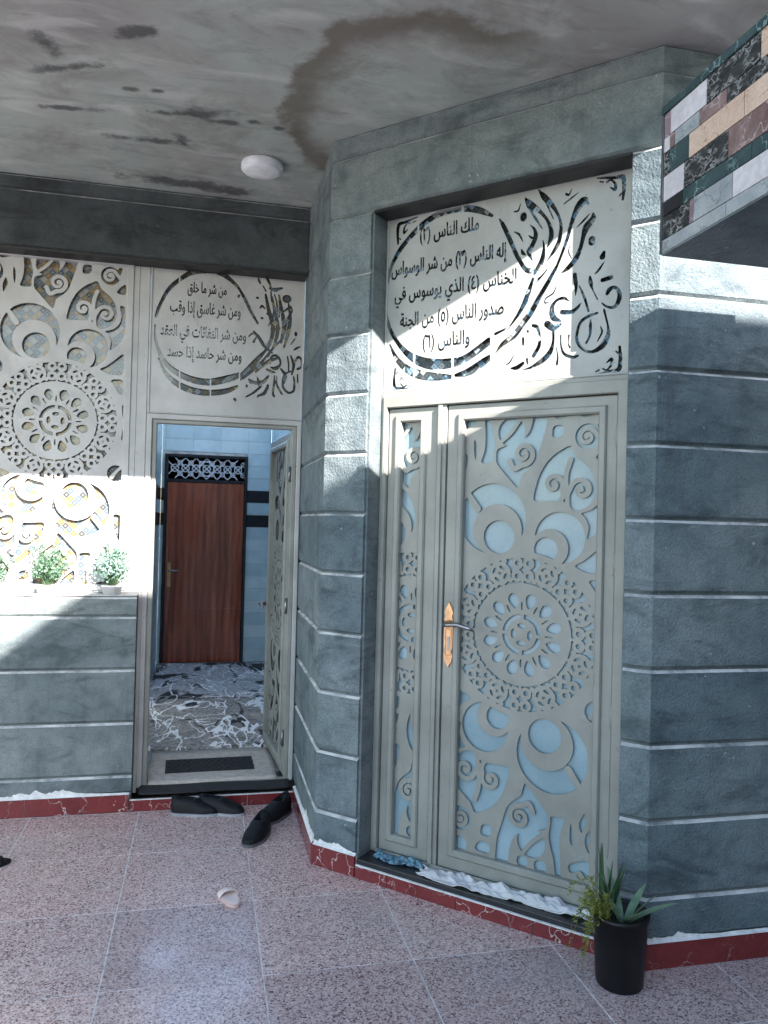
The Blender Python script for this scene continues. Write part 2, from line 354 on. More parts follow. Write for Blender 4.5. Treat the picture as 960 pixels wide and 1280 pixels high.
# ------------------------------------------------------------------ object helpers
def link(o, parent=None):
    COL.objects.link(o)
    if parent is not None: o.parent = parent
    return o
def tag(o, label, cat=None, group=None, kind=None):
    if label: o['label'] = label
    if cat: o['category'] = cat
    if group: o['group'] = group
    if kind: o['kind'] = kind
    return o
def thing(name, label, cat, loc=(0, 0, 0), rotz=0.0, group=None):
    o = bpy.data.objects.new(name, None); o.empty_display_size = 0.1
    link(o); o.location = loc; o.rotation_euler = (0, 0, rotz)
    return tag(o, label, cat, group)
def mesh(name, V, F, mat, parent=None, smooth=False):
    me = bpy.data.meshes.new(name); me.from_pydata([tuple(v) for v in V], [], [tuple(f) for f in F]); me.update()
    bm = bmesh.new(); bm.from_mesh(me); bmesh.ops.recalc_face_normals(bm, faces=bm.faces); bm.to_mesh(me); bm.free()
    if smooth:
        for p in me.polygons: p.use_smooth = True
    me.materials.append(MATS[mat])
    return link(bpy.data.objects.new(name, me), parent)
def reuse(name, me, parent=None, loc=(0, 0, 0), rot=(0, 0, 0), mat=None):
    o = bpy.data.objects.new(name, me); link(o, parent); o.location = loc; o.rotation_euler = rot
    if mat:
        o.material_slots[0].link = 'OBJECT'; o.material_slots[0].material = MATS[mat]
    return o
class MB:
    def __init__(s): s.V = []; s.F = []
    def add(s, V, F):
        k = len(s.V); s.V += [tuple(v) for v in V]; s.F += [tuple(i+k for i in f) for f in F]; return s
    def box(s, x0, x1, y0, y1, z0, z1):
        return s.add([(x0, y0, z0), (x1, y0, z0), (x1, y1, z0), (x0, y1, z0), (x0, y0, z1), (x1, y0, z1), (x1, y1, z1), (x0, y1, z1)],
                     [(0, 3, 2, 1), (4, 5, 6, 7), (0, 1, 5, 4), (1, 2, 6, 5), (2, 3, 7, 6), (3, 0, 4, 7)])
    def prism(s, poly, z0, z1):
        n = len(poly)
        return s.add([(x, y, z0) for x, y in poly] + [(x, y, z1) for x, y in poly],
                     [tuple(range(n))[::-1], tuple(range(n, 2*n))] + [(i, (i+1) % n, n+(i+1) % n, n+i) for i in range(n)])
    def ring(s, o, i, yf, yb, ch=0.0, chi=None):
        """rectangular frame in the x-z plane; o, i = (x0, x1, z0, z1) outer and inner; chamfered front edges"""
        chi = ch if chi is None else chi
        def rect(r, y, e): return [(r[0]+e, y, r[2]+e), (r[1]-e, y, r[2]+e), (r[1]-e, y, r[3]-e), (r[0]+e, y, r[3]-e)]
        loops = [rect(o, yb, 0), rect(o, yf+ch, 0), rect(o, yf, ch), rect(i, yf, -chi), rect(i, yf+chi, 0), rect(i, yb, 0)]
        V = [v for l in loops for v in l]; F = []
        for a in range(6):
            b = (a+1) % 6
            for k in range(4): F.append((a*4+k, a*4+(k+1) % 4, b*4+(k+1) % 4, b*4+k))
        return s.add(V, F)
    def lathe(s, prof, n=24, c=(0, 0, 0), a0=0.0):
        V = []; F = []
        for r, z in prof:
            for k in range(n):
                a = a0 + 2*math.pi*k/n; V.append((c[0]+r*math.cos(a), c[1]+r*math.sin(a), c[2]+z))
        for j in range(len(prof)-1):
            for k in range(n): F.append((j*n+k, j*n+(k+1) % n, (j+1)*n+(k+1) % n, (j+1)*n+k))
        F.append(tuple(range(n))[::-1]); F.append(tuple(range((len(prof)-1)*n, len(prof)*n)))
        return s.add(V, F)
    def tube(s, pts, rad, n=8):
        pts = [Vector(p) for p in pts]; V = []; F = []
        rr = rad if isinstance(rad, (list, tuple)) else [rad]*len(pts)
        for i, p in enumerate(pts):
            d = (pts[min(i+1, len(pts)-1)] - pts[max(i-1, 0)]).normalized()
            a = d.cross(Vector((0, 0, 1)));
            if a.length < 1e-3: a = d.cross(Vector((0, 1, 0)))
            a.normalize(); b = d.cross(a)
            for k in range(n):
                t = 2*math.pi*k/n; V.append(p + rr[i]*(math.cos(t)*a + math.sin(t)*b))
        for i in range(len(pts)-1):
            for k in range(n): F.append((i*n+k, i*n+(k+1) % n, (i+1)*n+(k+1) % n, (i+1)*n+k))
        F.append(tuple(range(n))); F.append(tuple(range((len(pts)-1)*n, len(pts)*n))[::-1])
        return s.add(V, F)
    def build(s, name, mat, parent=None, smooth=False, bevel=0.0):
        o = mesh(name, s.V, s.F, mat, parent, smooth)
        if bevel:
            bm = bmesh.new(); bm.from_mesh(o.data)
            bmesh.ops.bevel(bm, geom=bm.edges[:], offset=bevel, segments=2, affect='EDGES', profile=0.6)
            bm.to_mesh(o.data); bm.free()
        return o

# ------------------------------------------------------------------ sheet-metal cut-outs: a signed field, contoured and extruded
def smooth_path(P, n=6):
    P = [np.array(p, float) for p in P]
    if len(P) < 3: return np.array(P)
    Q = [2*P[0]-P[1]] + P + [2*P[-1]-P[-2]]; out = []
    for i in range(1, len(Q)-2):
        a, b, c, d = Q[i-1:i+3]
        for k in range(n):
            t = k/n
            out.append(0.5*((2*b) + (c-a)*t + (2*a-5*b+4*c-d)*t*t + (3*b-a-3*c+d)*t**3))
    out.append(P[-1]); out = np.array(out); out[:, 2:] = np.maximum(out[:, 2:], 0.0006)
    return out
class Sheet:
    def __init__(s, x0, x1, y0, y1, cell):
        s.c = cell; s.x0, s.y0 = x0-cell*1.5, y0-cell*1.5
        s.nx = int((x1-x0)/cell)+4; s.ny = int((y1-y0)/cell)+4
        s.X = s.x0+np.arange(s.nx)*cell; s.Y = s.y0+np.arange(s.ny)*cell
        gx, gy = np.meshgrid(s.X, s.Y)
        s.edge = np.minimum(np.minimum(gx-x0, x1-gx), np.minimum(gy-y0, y1-gy))
        s.F = np.full_like(gx, 0.02)
    def win(s, lo, hi, pad=0.012):
        i0 = max(0, int((lo[0]-pad-s.x0)/s.c)); i1 = min(s.nx, int((hi[0]+pad-s.x0)/s.c)+2)
        j0 = max(0, int((lo[1]-pad-s.y0)/s.c)); j1 = min(s.ny, int((hi[1]+pad-s.y0)/s.c)+2)
        if i0 >= i1 or j0 >= j1: return None
        gx, gy = np.meshgrid(s.X[i0:i1], s.Y[j0:j1]); return (slice(j0, j1), slice(i0, i1)), gx, gy
    def paint(s, w, sdv, add):
        if add: s.F[w] = np.maximum(s.F[w], -sdv)
        else: s.F[w] = np.minimum(s.F[w], sdv)
    def circle(s, c, r, add=False, ry=None, ang=0.0):
        ry = ry or r; m = max(r, ry); q = s.win((c[0]-m, c[1]-m), (c[0]+m, c[1]+m))
        if q is None: return
        w, gx, gy = q; dx, dy = gx-c[0], gy-c[1]; ca, sa = math.cos(ang), math.sin(ang)
        a, b = dx*ca+dy*sa, -dx*sa+dy*ca
        s.paint(w, (np.hypot(a/r, b/ry)-1)*min(r, ry), add)
    def annulus(s, c, r0_, r1_, add=False):
        q = s.win((c[0]-r1_, c[1]-r1_), (c[0]+r1_, c[1]+r1_))
        if q is None: return
        w, gx, gy = q; d = np.hypot(gx-c[0], gy-c[1]); s.paint(w, np.maximum(d-r1_, r0_-d), add)
    def stroke(s, P, add=False, n=6):
        P = smooth_path(P, n); rm = P[:, 2].max()
        q = s.win((P[:, 0].min()-rm, P[:, 1].min()-rm), (P[:, 0].max()+rm, P[:, 1].max()+rm))
        if q is None: return
        w, gx, gy = q; best = np.full_like(gx, 9.0)
        for a, b in zip(P[:-1], P[1:]):
            d = b[:2]-a[:2]; L2 = max(d@d, 1e-12)
            t = np.clip(((gx-a[0])*d[0]+(gy-a[1])*d[1])/L2, 0, 1)
            best = np.minimum(best, np.hypot(gx-a[0]-t*d[0], gy-a[1]-t*d[1])-(a[2]+t*(b[2]-a[2])))
        s.paint(w, best, add)
    def segs(s, S, add=False, grow=0.0):
        """closed outlines given as directed segments, filled by winding number"""
        S = np.asarray(S, float).reshape(-1, 4)
        q = s.win((S[:, [0, 2]].min(), S[:, [1, 3]].min()), (S[:, [0, 2]].max(), S[:, [1, 3]].max()))
        if q is None: return
        w, gx, gy = q; best = np.full_like(gx, 9.0); wn = np.zeros_like(gx)
        for ax, ay, bx, by in S:
            dx, dy = bx-ax, by-ay; L2 = max(dx*dx+dy*dy, 1e-14)
            t = np.clip(((gx-ax)*dx+(gy-ay)*dy)/L2, 0, 1)
            best = np.minimum(best, (gx-ax-t*dx)**2+(gy-ay-t*dy)**2)
            cr = dx*(gy-ay)-dy*(gx-ax)
            wn += ((ay <= gy) & (by > gy) & (cr > 0)).astype(float) - ((ay > gy) & (by <= gy) & (cr < 0)).astype(float)
        dist = np.sqrt(best); s.paint(w, np.where(np.abs(wn) > 0.5, -dist, dist)-grow, add)
    def poly(s, P, add=False, curve=True):
        P = [np.array(p, float) for p in P]
        for _ in range(2 if curve else 0):
            P = [q for i in range(len(P)) for q in (P[i]*.8+P[(i+1) % len(P)]*.2, P[i]*.2+P[(i+1) % len(P)]*.8)]
        P = [tuple(p) for p in P]
        s.segs([(*P[i], *P[(i+1) % len(P)]) for i in range(len(P))], add)
    def build(s, name, mat, parent, yf, t, tol=0.35):
        F = np.minimum(s.F, s.edge); F[F == 0] = 1e-9; c = s.c
        sg = F > 0; code = sg[:-1, :-1]*1 + sg[:-1, 1:]*2 + sg[1:, 1:]*4 + sg[1:, :-1]*8
        js, is_ = np.nonzero((code > 0) & (code < 15)); nxt = {}; pos = {}
        def pt(key):
            if key in pos: return
            k, j, i = key
            a = F[j, i]; b = F[j, i+1] if k == 0 else F[j+1, i]; f = a/(a-b)
            pos[key] = (s.x0+(i+(f if k == 0 else 0))*c, s.y0+(j+(f if k == 1 else 0))*c)
        TAB = {1: 'LB', 2: 'BR', 3: 'LR', 4: 'RT', 6: 'BT', 7: 'LT', 8: 'TL', 9: 'TB', 11: 'TR', 12: 'RL', 13: 'RB', 14: 'BL', 5: 'LBRT', 10: 'BRTL'}
        for j, i in zip(js.tolist(), is_.tolist()):
            K = {'B': (0, j, i), 'T': (0, j+1, i), 'L': (1, j, i), 'R': (1, j, i+1)}; T = TAB[int(code[j, i])]
            for k in range(0, len(T), 2):
                a, b = K[T[k]], K[T[k+1]]; pt(a); pt(b); nxt[a] = b
        loops = []; seen = set()
        for st in list(nxt):
            if st in seen: continue
            L = []; k = st
            while k not in seen and k in nxt:
                seen.add(k); L.append(pos[k]); k = nxt[k]
            if len(L) > 5: loops.append(np.array(L))
        V = []; E = []
        for L in loops:
            keep = simplify(L, tol*c)
            if len(keep) < 3: continue
            k0 = len(V); V += [Vector(p) for p in keep]; n = len(keep)
            E += [(k0+i, k0+(i+1) % n) for i in range(n)]
        r = delaunay_2d_cdt(V, E, [], 0, 1e-6, False)
        P = np.array([tuple(v) for v in r[0]]); tris = []
        for f in r[2]:
            if len(f) != 3: continue
            m = P[list(f)].mean(0); fx = (m[0]-s.x0)/c; fy = (m[1]-s.y0)/c; i, j = int(fx), int(fy)
            if i < 0 or j < 0 or i >= s.nx-1 or j >= s.ny-1: continue
            a, b = fx-i, fy-j
            if F[j, i]*(1-a)*(1-b)+F[j, i+1]*a*(1-b)+F[j+1, i]*(1-a)*b+F[j+1, i+1]*a*b > 0: tris.append(tuple(f))
        n = len(P); used = {}
        for f in tris:
            for k in range(3):
                e = (f[k], f[(k+1) % 3]); used[tuple(sorted(e))] = None if tuple(sorted(e)) in used else e
        V3 = [(p[0], yf, p[1]) for p in P] + [(p[0], yf+t, p[1]) for p in P]
        FF = [tuple(f) for f in tris] + [tuple(i+n for i in f)[::-1] for f in tris]
        FF += [(e[1], e[0], e[0]+n, e[1]+n) for e in used.values() if e]
        me = bpy.data.meshes.new(name); me.from_pydata(V3, [], FF); me.update(); me.materials.append(MATS[mat])
        return link(bpy.data.objects.new(name, me), parent)
def simplify(L, tol):
    n = len(L); k = int(np.argmax(((L-L[0])**2).sum(1)))
    keep = np.zeros(n+1, bool); Q = np.vstack([L, L[:1]]); keep[[0, k, n]] = True; st = [(0, k), (k, n)]
    while st:
        a, b = st.pop()
        if b-a < 2: continue
        d = Q[b]-Q[a]; l = math.hypot(*d)
        S = Q[a+1:b]-Q[a]
        dist = np.abs(S[:, 0]*d[1]-S[:, 1]*d[0])/l if l > 1e-12 else np.hypot(S[:, 0], S[:, 1])
        m = int(np.argmax(dist))
        if dist[m] > tol: m += a+1; keep[m] = True; st += [(a, m), (m, b)]
    return Q[:-1][keep[:-1]]

# the arabesque both doors and the screen are cut with; origin at the middle of the rosette
def spiral(c, r_, a0, turns, w0, w1, lead=(), sgn=1):
    P = list(lead); N = int(14*abs(turns))+2
    for k in range(N):
        t = k/(N-1); a = a0+sgn*2*math.pi*turns*t; rr = r_*(1-0.8*t)
        P.append((c[0]+rr*math.cos(a), c[1]+rr*math.sin(a), (w0+(w1-w0)*t)*1.25))
    P.append((c[0], c[1], w1*1.5)); return P
def arabesque(S, ox, oy, half=None):
    for sg in (1, -1):
        T = lambda p: (ox+sg*p[0], oy+sg*p[1], *p[2:])
        PL = lambda P: S.poly([T(p) for p in P]); ST = lambda P, add=True, n=3: S.stroke([T(p) for p in P], add, n)
        CI = lambda c, r_, add=False: S.circle(T(c), r_, add)
        CI((-.157, .53), .167); CI((-.132, .475), .123, True); CI((-.122, .445), .078)
        ST([(-.30, .665, .012), (-.235, .575, .017)])
        CI((.172, .45), .117); CI((.125, .40), .088, True); CI((.108, .395), .056)
        PL([(.04, .612), (.05, .67), (.068, .73), (.098, .785), (.14, .828), (.20, .862), (.218, .862), (.236, .818), (.27, .793), (.305, .762), (.333, .70), (.333, .645), (.30, .592), (.255, .572), (.225, .575), (.215, .60), (.17, .618), (.1, .615)])
        ST(spiral((.137, .690), .047, -0.5, 1.25, .009, .007, [(.165, .60, .012), (.183, .64, .011)]))
        ST(spiral((.267, .665), .052, math.pi*0.95, -1.2, .009, .007, [(.215, .80, .012), (.197, .745, .011), (.196, .70, .010), (.205, .60, .010), (.203, .64, .01)]))
        PL([(-.146, .855), (-.147, .80), (-.135, .778), (-.09, .73), (-.034, .667), (-.024, .70), (-.018, .735), (.03, .77), (.055, .805), (.067, .85), (.082, .90), (.100, .957), (.105, 1.09), (.045, 1.09), (.032, .97), (.015, .925), (-.02, .895), (-.06, .88), (-.11, .87)])
        ST(spiral((-.010, .832), .053, -math.pi*0.55, 1.5, .010, .006, [(-.075, .80, .012), (-.055, .762, .011)]))
        CI((-.07, .935), .068); ST([(-.13, .885, .008), (-.075, .93, .009), (-.03, .99, .008)])
        PL([(-.215, 1.09), (-.19, 1.09), (-.176, .978), (-.158, .93), (-.15, .88), (-.16, .83), (-.155, .793), (-.228, .790), (-.208, .84), (-.20, .90)])
        PL([(-.262, .91), (-.248, .89), (-.246, .84), (-.252, .80), (-.262, .85)]); PL([(-.335, .945), (-.24, .985), (-.25, 1.03), (-.30, 1.0), (-.325, 1.04), (-.34, 1.0)])
        CI((-.385, .87), .07); ST(spiral((-.385, .87), .045, 0.2, 1.3, .009, .006, [(-.385, .95, .01), (-.345, .905, .01)]))
        PL([(-.318, .80), (-.30, .845), (-.285, .80), (-.315, .74)])
        PL([(.128, .957), (.185, .959), (.176, .905), (.125, .898)]); PL([(.135, .985), (.19, .985), (.215, 1.035), (.13, 1.04)]); CI((-.03, 1.03), .028); CI((.285, 1.02), .035); CI((-.115, 1.03), .03)
        CI((.29, .902), .057); PL([(.33, .957), (.362, .957), (.345, .905)])
        ST(spiral((.287, .90), .040, 0.6, 1.4, .008, .006, [(.35, .885, .01)]))
        PL([(.322, .80), (.345, .835), (.383, .865), (.383, .786)])
        PL([(.345, .727), (.383, .72), (.384, .53), (.335, .47), (.292, .44), (.306, .50), (.285, .545), (.262, .562), (.315, .575), (.35, .61), (.362, .66)])
        PL([(.384, .441), (.33, .39), (.28, .347), (.235, .326), (.30, .296), (.384, .296)])
        PL([(.30, .268), (.384, .274), (.384, .17), (.352, .185), (.335, .225)])
        CI((-.352, .305), .05); ST([(-.40, .255, .01), (-.36, .29, .008), (-.33, .33, .012)])
        PL([(.374, .11), (.394, .12), (.394, .03), (.386, .03)]); PL([(.386, -.03), (.394, -.03), (.394, -.10), (.376, -.10)])
        PL([(-.395, .73), (-.37, .70), (-.345, .62), (-.345, .55), (-.395, .56)])
    c = (ox, oy)
    S.circle(c, .380, True); S.annulus(c, .236, .352)
    for k in range(16):
        a = math.pi/2 + k*math.pi/8; d = np.array([math.cos(a), math.sin(a)]); e = np.array([-d[1], d[0]]); o = np.array(c)
        if k % 2:
            m = o+d*.297; S.circle(m, .055, True)
            for b in range(4):
                aa = a+math.pi/4+b*math.pi/2; S.circle(m+.030*np.array([math.cos(aa), math.sin(aa)]), .0155, False, .0075, aa+math.pi/2)
            S.circle(m, .007); S.circle(m+d*.0, .0035, True)
            S.circle(o+d*.250+e*.040, .012, True); S.circle(o+d*.250-e*.040, .012, True)
            S.circle(o+d*.342+e*.042, .013, True); S.circle(o+d*.342-e*.042, .013, True)
        else:
            for i_ in (-1, 1):
                for j_ in (-1, 1): S.circle(o+d*(.297+.028*j_)+e*.027*i_, .0285, True)
            for i_ in (-1, 1):
                for j_ in (-1, 1): S.circle(o+d*(.297+.030*j_)+e*.027*i_, .0115)
            S.circle(o+d*.297, .0075); S.circle(o+d*.262, .005); S.circle(o+d*.333, .005)
        S.stroke([(*(o+d*.225), .006), (*(o+d*.26), .006)], True)
    for k in range(12):
        a = math.pi/2 + k*math.pi/6; d = np.array([math.cos(a), math.sin(a)]); e = np.array([-d[1], d[0]]); o = np.array(c)
        # petals of the inner rosette
        pa = a+math.pi/12; pd = np.array([math.cos(pa), math.sin(pa)]); pe = np.array([-pd[1], pd[0]])
        if k % 1 == 0:
            S.poly([o+pd*.118, o+pd*.142+pe*.020, o+pd*.17+pe*.028, o+pd*.19+pe*.014, o+pd*.195, o+pd*.19-pe*.014, o+pd*.17-pe*.028, o+pd*.142-pe*.020])
            S.poly([o+d*.112+e*.003, o+d*.14+e*.006, o+d*.155, o+d*.14-e*.006, o+d*.112-e*.003])
    S.annulus(c, .073, .094)
    for k in range(4):
        a = math.pi/4+k*math.pi/2+0.75; d = np.array([math.cos(a), math.sin(a)])
        S.stroke([(*(np.array(c)+d*.065), .008), (*(np.array(c)+d*.105), .008)], True)
        S.circle(np.array(c)+d*.040, .022, False, .012, a+math.pi/2)

# joined Arabic lettering from presentation forms
FORMS = {}
for row in ('ا FE8D FE8E', 'إ FE87 FE88', 'ب FE8F FE90 FE91 FE92', 'ة FE93 FE94', 'ت FE95 FE96 FE97 FE98', 'ث FE99 FE9A FE9B FE9C', 'ج FE9D FE9E FE9F FEA0', 'ح FEA1 FEA2 FEA3 FEA4',
            'خ FEA5 FEA6 FEA7 FEA8', 'د FEA9 FEAA', 'ذ FEAB FEAC', 'ر FEAD FEAE', 'س FEB1 FEB2 FEB3 FEB4', 'ش FEB5 FEB6 FEB7 FEB8', 'ص FEB9 FEBA FEBB FEBC', 'ع FEC9 FECA FECB FECC',
            'غ FECD FECE FECF FED0', 'ف FED1 FED2 FED3 FED4', 'ق FED5 FED6 FED7 FED8', 'ك FED9 FEDA FEDB FEDC', 'ل FEDD FEDE FEDF FEE0', 'م FEE1 FEE2 FEE3 FEE4', 'ن FEE5 FEE6 FEE7 FEE8',
            'ه FEE9 FEEA FEEB FEEC', 'و FEED FEEE', 'ي FEF1 FEF2 FEF3 FEF4', 'ى FEEF FEF0'):
    p = row.split(); FORMS[p[0]] = [chr(int(x, 16)) for x in p[1:]]
def shape_arabic(t):
    out = []
    for i, ch in enumerate(t):
        if ch not in FORMS: out.append({'(': ')', ')': '('}.get(ch, ch)); continue
        prev = i > 0 and t[i-1] in FORMS and len(FORMS[t[i-1]]) == 4
        nx = i+1 < len(t) and t[i+1] in FORMS and len(FORMS[ch]) == 4
        out.append(FORMS[ch][(3 if nx else 1) if prev else (2 if nx else 0)])
    return ''.join(out[::-1])
def cut_text(S, t, x0, x1, base, height, grow=0.0021):
    cu = bpy.data.curves.new('lettering', 'FONT'); cu.body = shape_arabic(t); cu.fill_mode = 'NONE'; cu.resolution_u = 3
    o = bpy.data.objects.new('lettering', cu); COL.objects.link(o)
    dg = bpy.context.evaluated_depsgraph_get(); me = bpy.data.meshes.new_from_object(o.evaluated_get(dg))
    V = np.array([v.co[:2] for v in me.vertices]); E = np.array([e.vertices[:] for e in me.edges])
    bpy.data.objects.remove(o); bpy.data.curves.remove(cu); bpy.data.meshes.remove(me)
    if not len(V): return
    lo, hi = V[:, 0].min(), V[:, 0].max(); sx = (x1-x0)/(hi-lo)
    V = np.stack([x0+(V[:, 0]-lo)*sx, base+V[:, 1]*height*1.1], 1)
    # split into pieces along the row so that each piece only touches its own window
    SG = np.concatenate([V[E[:, 0]], V[E[:, 1]]], 1); mid = (SG[:, 0]+SG[:, 2])/2
    par = list(range(len(V)))
    def find(a):
        while par[a] != a: par[a] = par[par[a]]; a = par[a]
        return a
    for a, b in E: par[find(a)] = find(b)
    # whole outlines, grouped when their x-ranges overlap
    comp = {}
    for k, (a, b) in enumerate(E): comp.setdefault(find(a), []).append(k)
    items = sorted(((SG[ix][:, [0, 2]].min(), SG[ix][:, [0, 2]].max(), ix) for ix in comp.values()), key=lambda q: q[0])
    groups = []
    for lo_, hi_, ix in items:
        if groups and lo_ < groups[-1][1]+0.002: groups[-1][1] = max(groups[-1][1], hi_); groups[-1][2] += ix
        else: groups.append([lo_, hi_, list(ix)])
    for _, _, ix in groups: S.segs(SG[ix], False, grow)
STROKES_R = [[(2,534,9),(23,637,14),(68,716,20),(114,765,21),(177,815,23),(240,851,24),(328,873,25),(432,871,25),(517,845,24),(584,806,11)],
[(-5,465,13),(6,394,13),(43,300,16),(111,212,21),(187,156,34),(278,124,42),(375,120,38),(452,132,29),(527,171,29),(583,207,28)],
[(615,238,11),(695,274,6),(770,376,11)],
[(30,244,9),(75,166,21),(142,108,30),(226,73,34),(315,58,28),(385,53,16)],
[(411,59,13),(479,69,29),(553,108,29),(586,128,22)],
[(814,883,1),(844,842,21),(877,804,16),(910,749,10),(925,699,11),(920,638,15),(900,594,15),(862,545,2)],
[(822,871,3),(856,808,6),(889,733,2)],
[(749,859,1),(779,816,28),(824,780,14),(861,731,11),(880,679,16),(877,639,17),(860,607,3)],
[(772,804,6),(803,752,10),(837,698,2)],
[(1048,770,7),(1030,791,25),(1007,772,26),(987,735,18),(971,690,14),(955,632,13),(929,561,11),(902,497,11)],
[(1072,722,9),(1070,699,20),(1043,670,25),(1030,632,16),(1018,581,14),(999,537,18),(965,501,18),(931,479,3)],
[(1055,725,3),(1029,700,8),(999,675,2)],
[(743,776,25),(744,765,25)],
[(1068,608,24),(1068,597,24)],
[(947,835,10),(959,829,7),(972,853,3)],
[(937,792,4),(972,813,7),(1002,830,3)],
[(698,804,6),(717,804,7),(727,834,3)],
[(623,783,5),(647,742,16),(687,657,16),(718,588,15),(757,526,16),(787,511,19),(805,512,3)],
[(841,645,3),(846,609,10),(837,549,20),(809,504,16),(798,492,3)],
[(778,726,3),(800,701,10),(805,665,17),(788,626,17),(774,601,17),(793,556,3)],
[(772,678,4),(787,665,9)],
[(700,708,4),(727,689,9),(743,655,3)],
[(736,621,3),(744,602,13),(759,589,3)],
[(966,596,3),(963,569,5),(978,537,3)],
[(1123,543,11),(1117,524,20)],
[(1127,503,3),(1101,467,9),(1085,453,2)],
[(863,503,2),(838,479,7),(817,469,2)],
[(906,511,11),(872,451,17),(831,388,19),(789,317,22),(746,266,22),(710,221,22),(651,185,15),(617,146,4)],
[(796,473,11),(772,403,19),(737,330,15),(672,247,2)],
[(864,508,2),(836,477,7),(811,453,2)],
[(969,349,4),(945,365,11),(910,357,10),(890,325,17),(898,283,21),(933,262,7)],
[(939,302,17),(981,297,15),(1008,311,12),(1025,332,3)],
[(1100,279,7),(1063,270,11),(1027,248,11),(1011,203,10),(1012,162,11),(1040,123,9),(1080,109,11),(1126,131,19),(1148,174,16),(1148,214,7),(1129,289,8)],
[(1070,256,4),(1070,223,11),(1069,183,8),(1053,151,8)],
[(1115,218,3),(1122,191,7),(1103,153,4)],
[(994,464,14),(1000,419,15),(1000,369,3)],
[(1016,410,5),(1041,353,9),(1060,291,7)],
[(1063,444,7),(1067,417,15),(1078,382,4),(1099,339,5)],
[(1141,357,11),(1151,375,15),(1173,382,11),(1193,359,13),(1194,327,16),(1175,296,12),(1142,300,8),(1119,320,5)],
[(1120,421,15),(1156,427,15)],
[(870,256,24),(899,235,21),(934,248,8)],
[(899,235,10),(900,174,10),(887,127,18),(852,92,18),(802,66,10),(759,56,3)],
[(801,257,11),(823,247,13),(835,208,9),(833,160,14),(808,117,14)],
[(935,197,6),(936,156,7),(951,114,10),(993,93,11),(1016,98,8)],
[(973,193,7),(970,160,4),(978,139,7)],
[(712,130,2),(691,96,6),(672,87,3)],
[(699,68,6),(729,69,16),(758,87,12)],
[(776,103,11),(780,82,6)],
[(755,202,10),(756,174,9)],
[(776,235,9),(778,231,9)],
[(915,145,4),(923,103,6),(920,69,10)],
[(908,422,4),(895,393,6),(860,374,6),(857,354,6),(875,355,3)]]
ORNAMENT = [[(1089,877,4),(1132,870,8),(1165,863,9),(1198,859,13),(1205,818,11),(1200,760,7)],
[(1129,850,5),(1146,857,5),(1166,836,7),(1166,810,9),(1146,824,4)],
[(1099,860,4),(1113,854,5)],
[(1186,779,5),(1193,788,4)]]
STROKES_L = [[(23,603,11),(42,670,13),(91,773,15),(153,839,17),(236,897,20),(364,918,22),(452,884,18),(519,824,11)],
[(19,548,6),(25,461,9),(61,355,15),(126,283,21),(234,230,26),(352,216,28),(470,246,29),(535,272,22)],
[(46,343,6),(96,248,15),(171,188,24),(268,155,26),(364,150,24),(461,167,22),(526,199,13)],
[(556,279,15),(642,375,18),(695,435,11)],
[(685,918,4),(704,888,12),(723,849,6)],
[(639,903,4),(650,875,10),(658,865,3)],
[(672,852,6),(691,821,7)],
[(723,824,6),(728,767,7),(748,718,10),(739,659,9),(712,599,4)],
[(745,804,6),(761,755,7),(766,697,10),(754,638,7),(727,578,3)],
[(775,771,6),(784,721,9),(778,662,6)],
[(712,841,7),(748,834,17),(791,849,9)],
[(822,782,33),(829,783,33)],
[(802,693,4),(824,713,10),(845,737,4)],
[(852,734,9),(860,705,7),(832,652,10),(820,593,9),(807,534,7),(758,472,9),(709,417,4)],
[(659,710,7),(669,725,9),(687,709,7)],
[(669,646,10),(673,646,10)],
[(704,677,10),(708,678,10)],
[(637,773,10),(641,773,10)],
[(481,873,4),(513,837,9),(532,806,11),(565,752,14),(599,683,13),(644,611,10)],
[(521,770,10),(524,777,10)],
[(728,520,7),(695,438,10),(640,362,14),(585,300,13),(544,240,6)],
[(737,456,4),(682,372,11),(620,310,14),(562,249,6)],
[(749,580,12),(754,580,12)],
[(784,594,7),(784,586,7)],
[(729,361,10),(735,401,9),(763,414,10),(789,394,10),(794,358,9),(766,331,16),(737,336,7)],
[(890,387,9),(908,414,10),(930,397,9),(931,354,10),(906,337,10)],
[(881,459,6),(899,472,10),(917,482,4)],
[(859,494,4),(883,529,5)],
[(889,566,13),(889,558,13)],
[(839,413,6),(848,362,7),(849,319,6)],
[(876,393,7),(884,365,9)],
[(863,320,7),(828,299,9),(813,258,9),(819,208,10),(853,181,10),(885,197,10),(888,249,9),(882,285,7)],
[(760,284,6),(758,226,9),(752,175,9),(760,153,10)],
[(774,285,4),(776,227,9),(810,171,9)],
[(712,320,10),(737,311,12),(763,305,6)],
[(649,269,4),(661,241,11),(662,212,4)],
[(586,139,6),(631,167,9),(679,213,9)],
[(653,139,4),(695,171,9),(723,202,6)],
[(610,237,14),(613,234,14)],
[(587,211,9),(587,204,9)],
[(907,301,6),(909,250,7)],
[(514,120,11),(518,113,11)],
[(593,524,7),(617,544,7),(639,528,6),(622,490,10)]]

# ------------------------------------------------------------------ plan of the place (metres; the back wall is Y = 0, floor Z = 0)
D_RET, L_DOOR, Z_CEIL = 0.879, 1.6573, 3.731
COURSE, Z_FIRST = 0.3041, 0.2764
Q = 2**-0.5
B0 = Vector((0, -D_RET, 0)); C0 = Vector((L_DOOR*Q, -D_RET-L_DOOR*Q, 0))
TAN = math.tan(math.radians(22.5))
GROOVE = 0.016

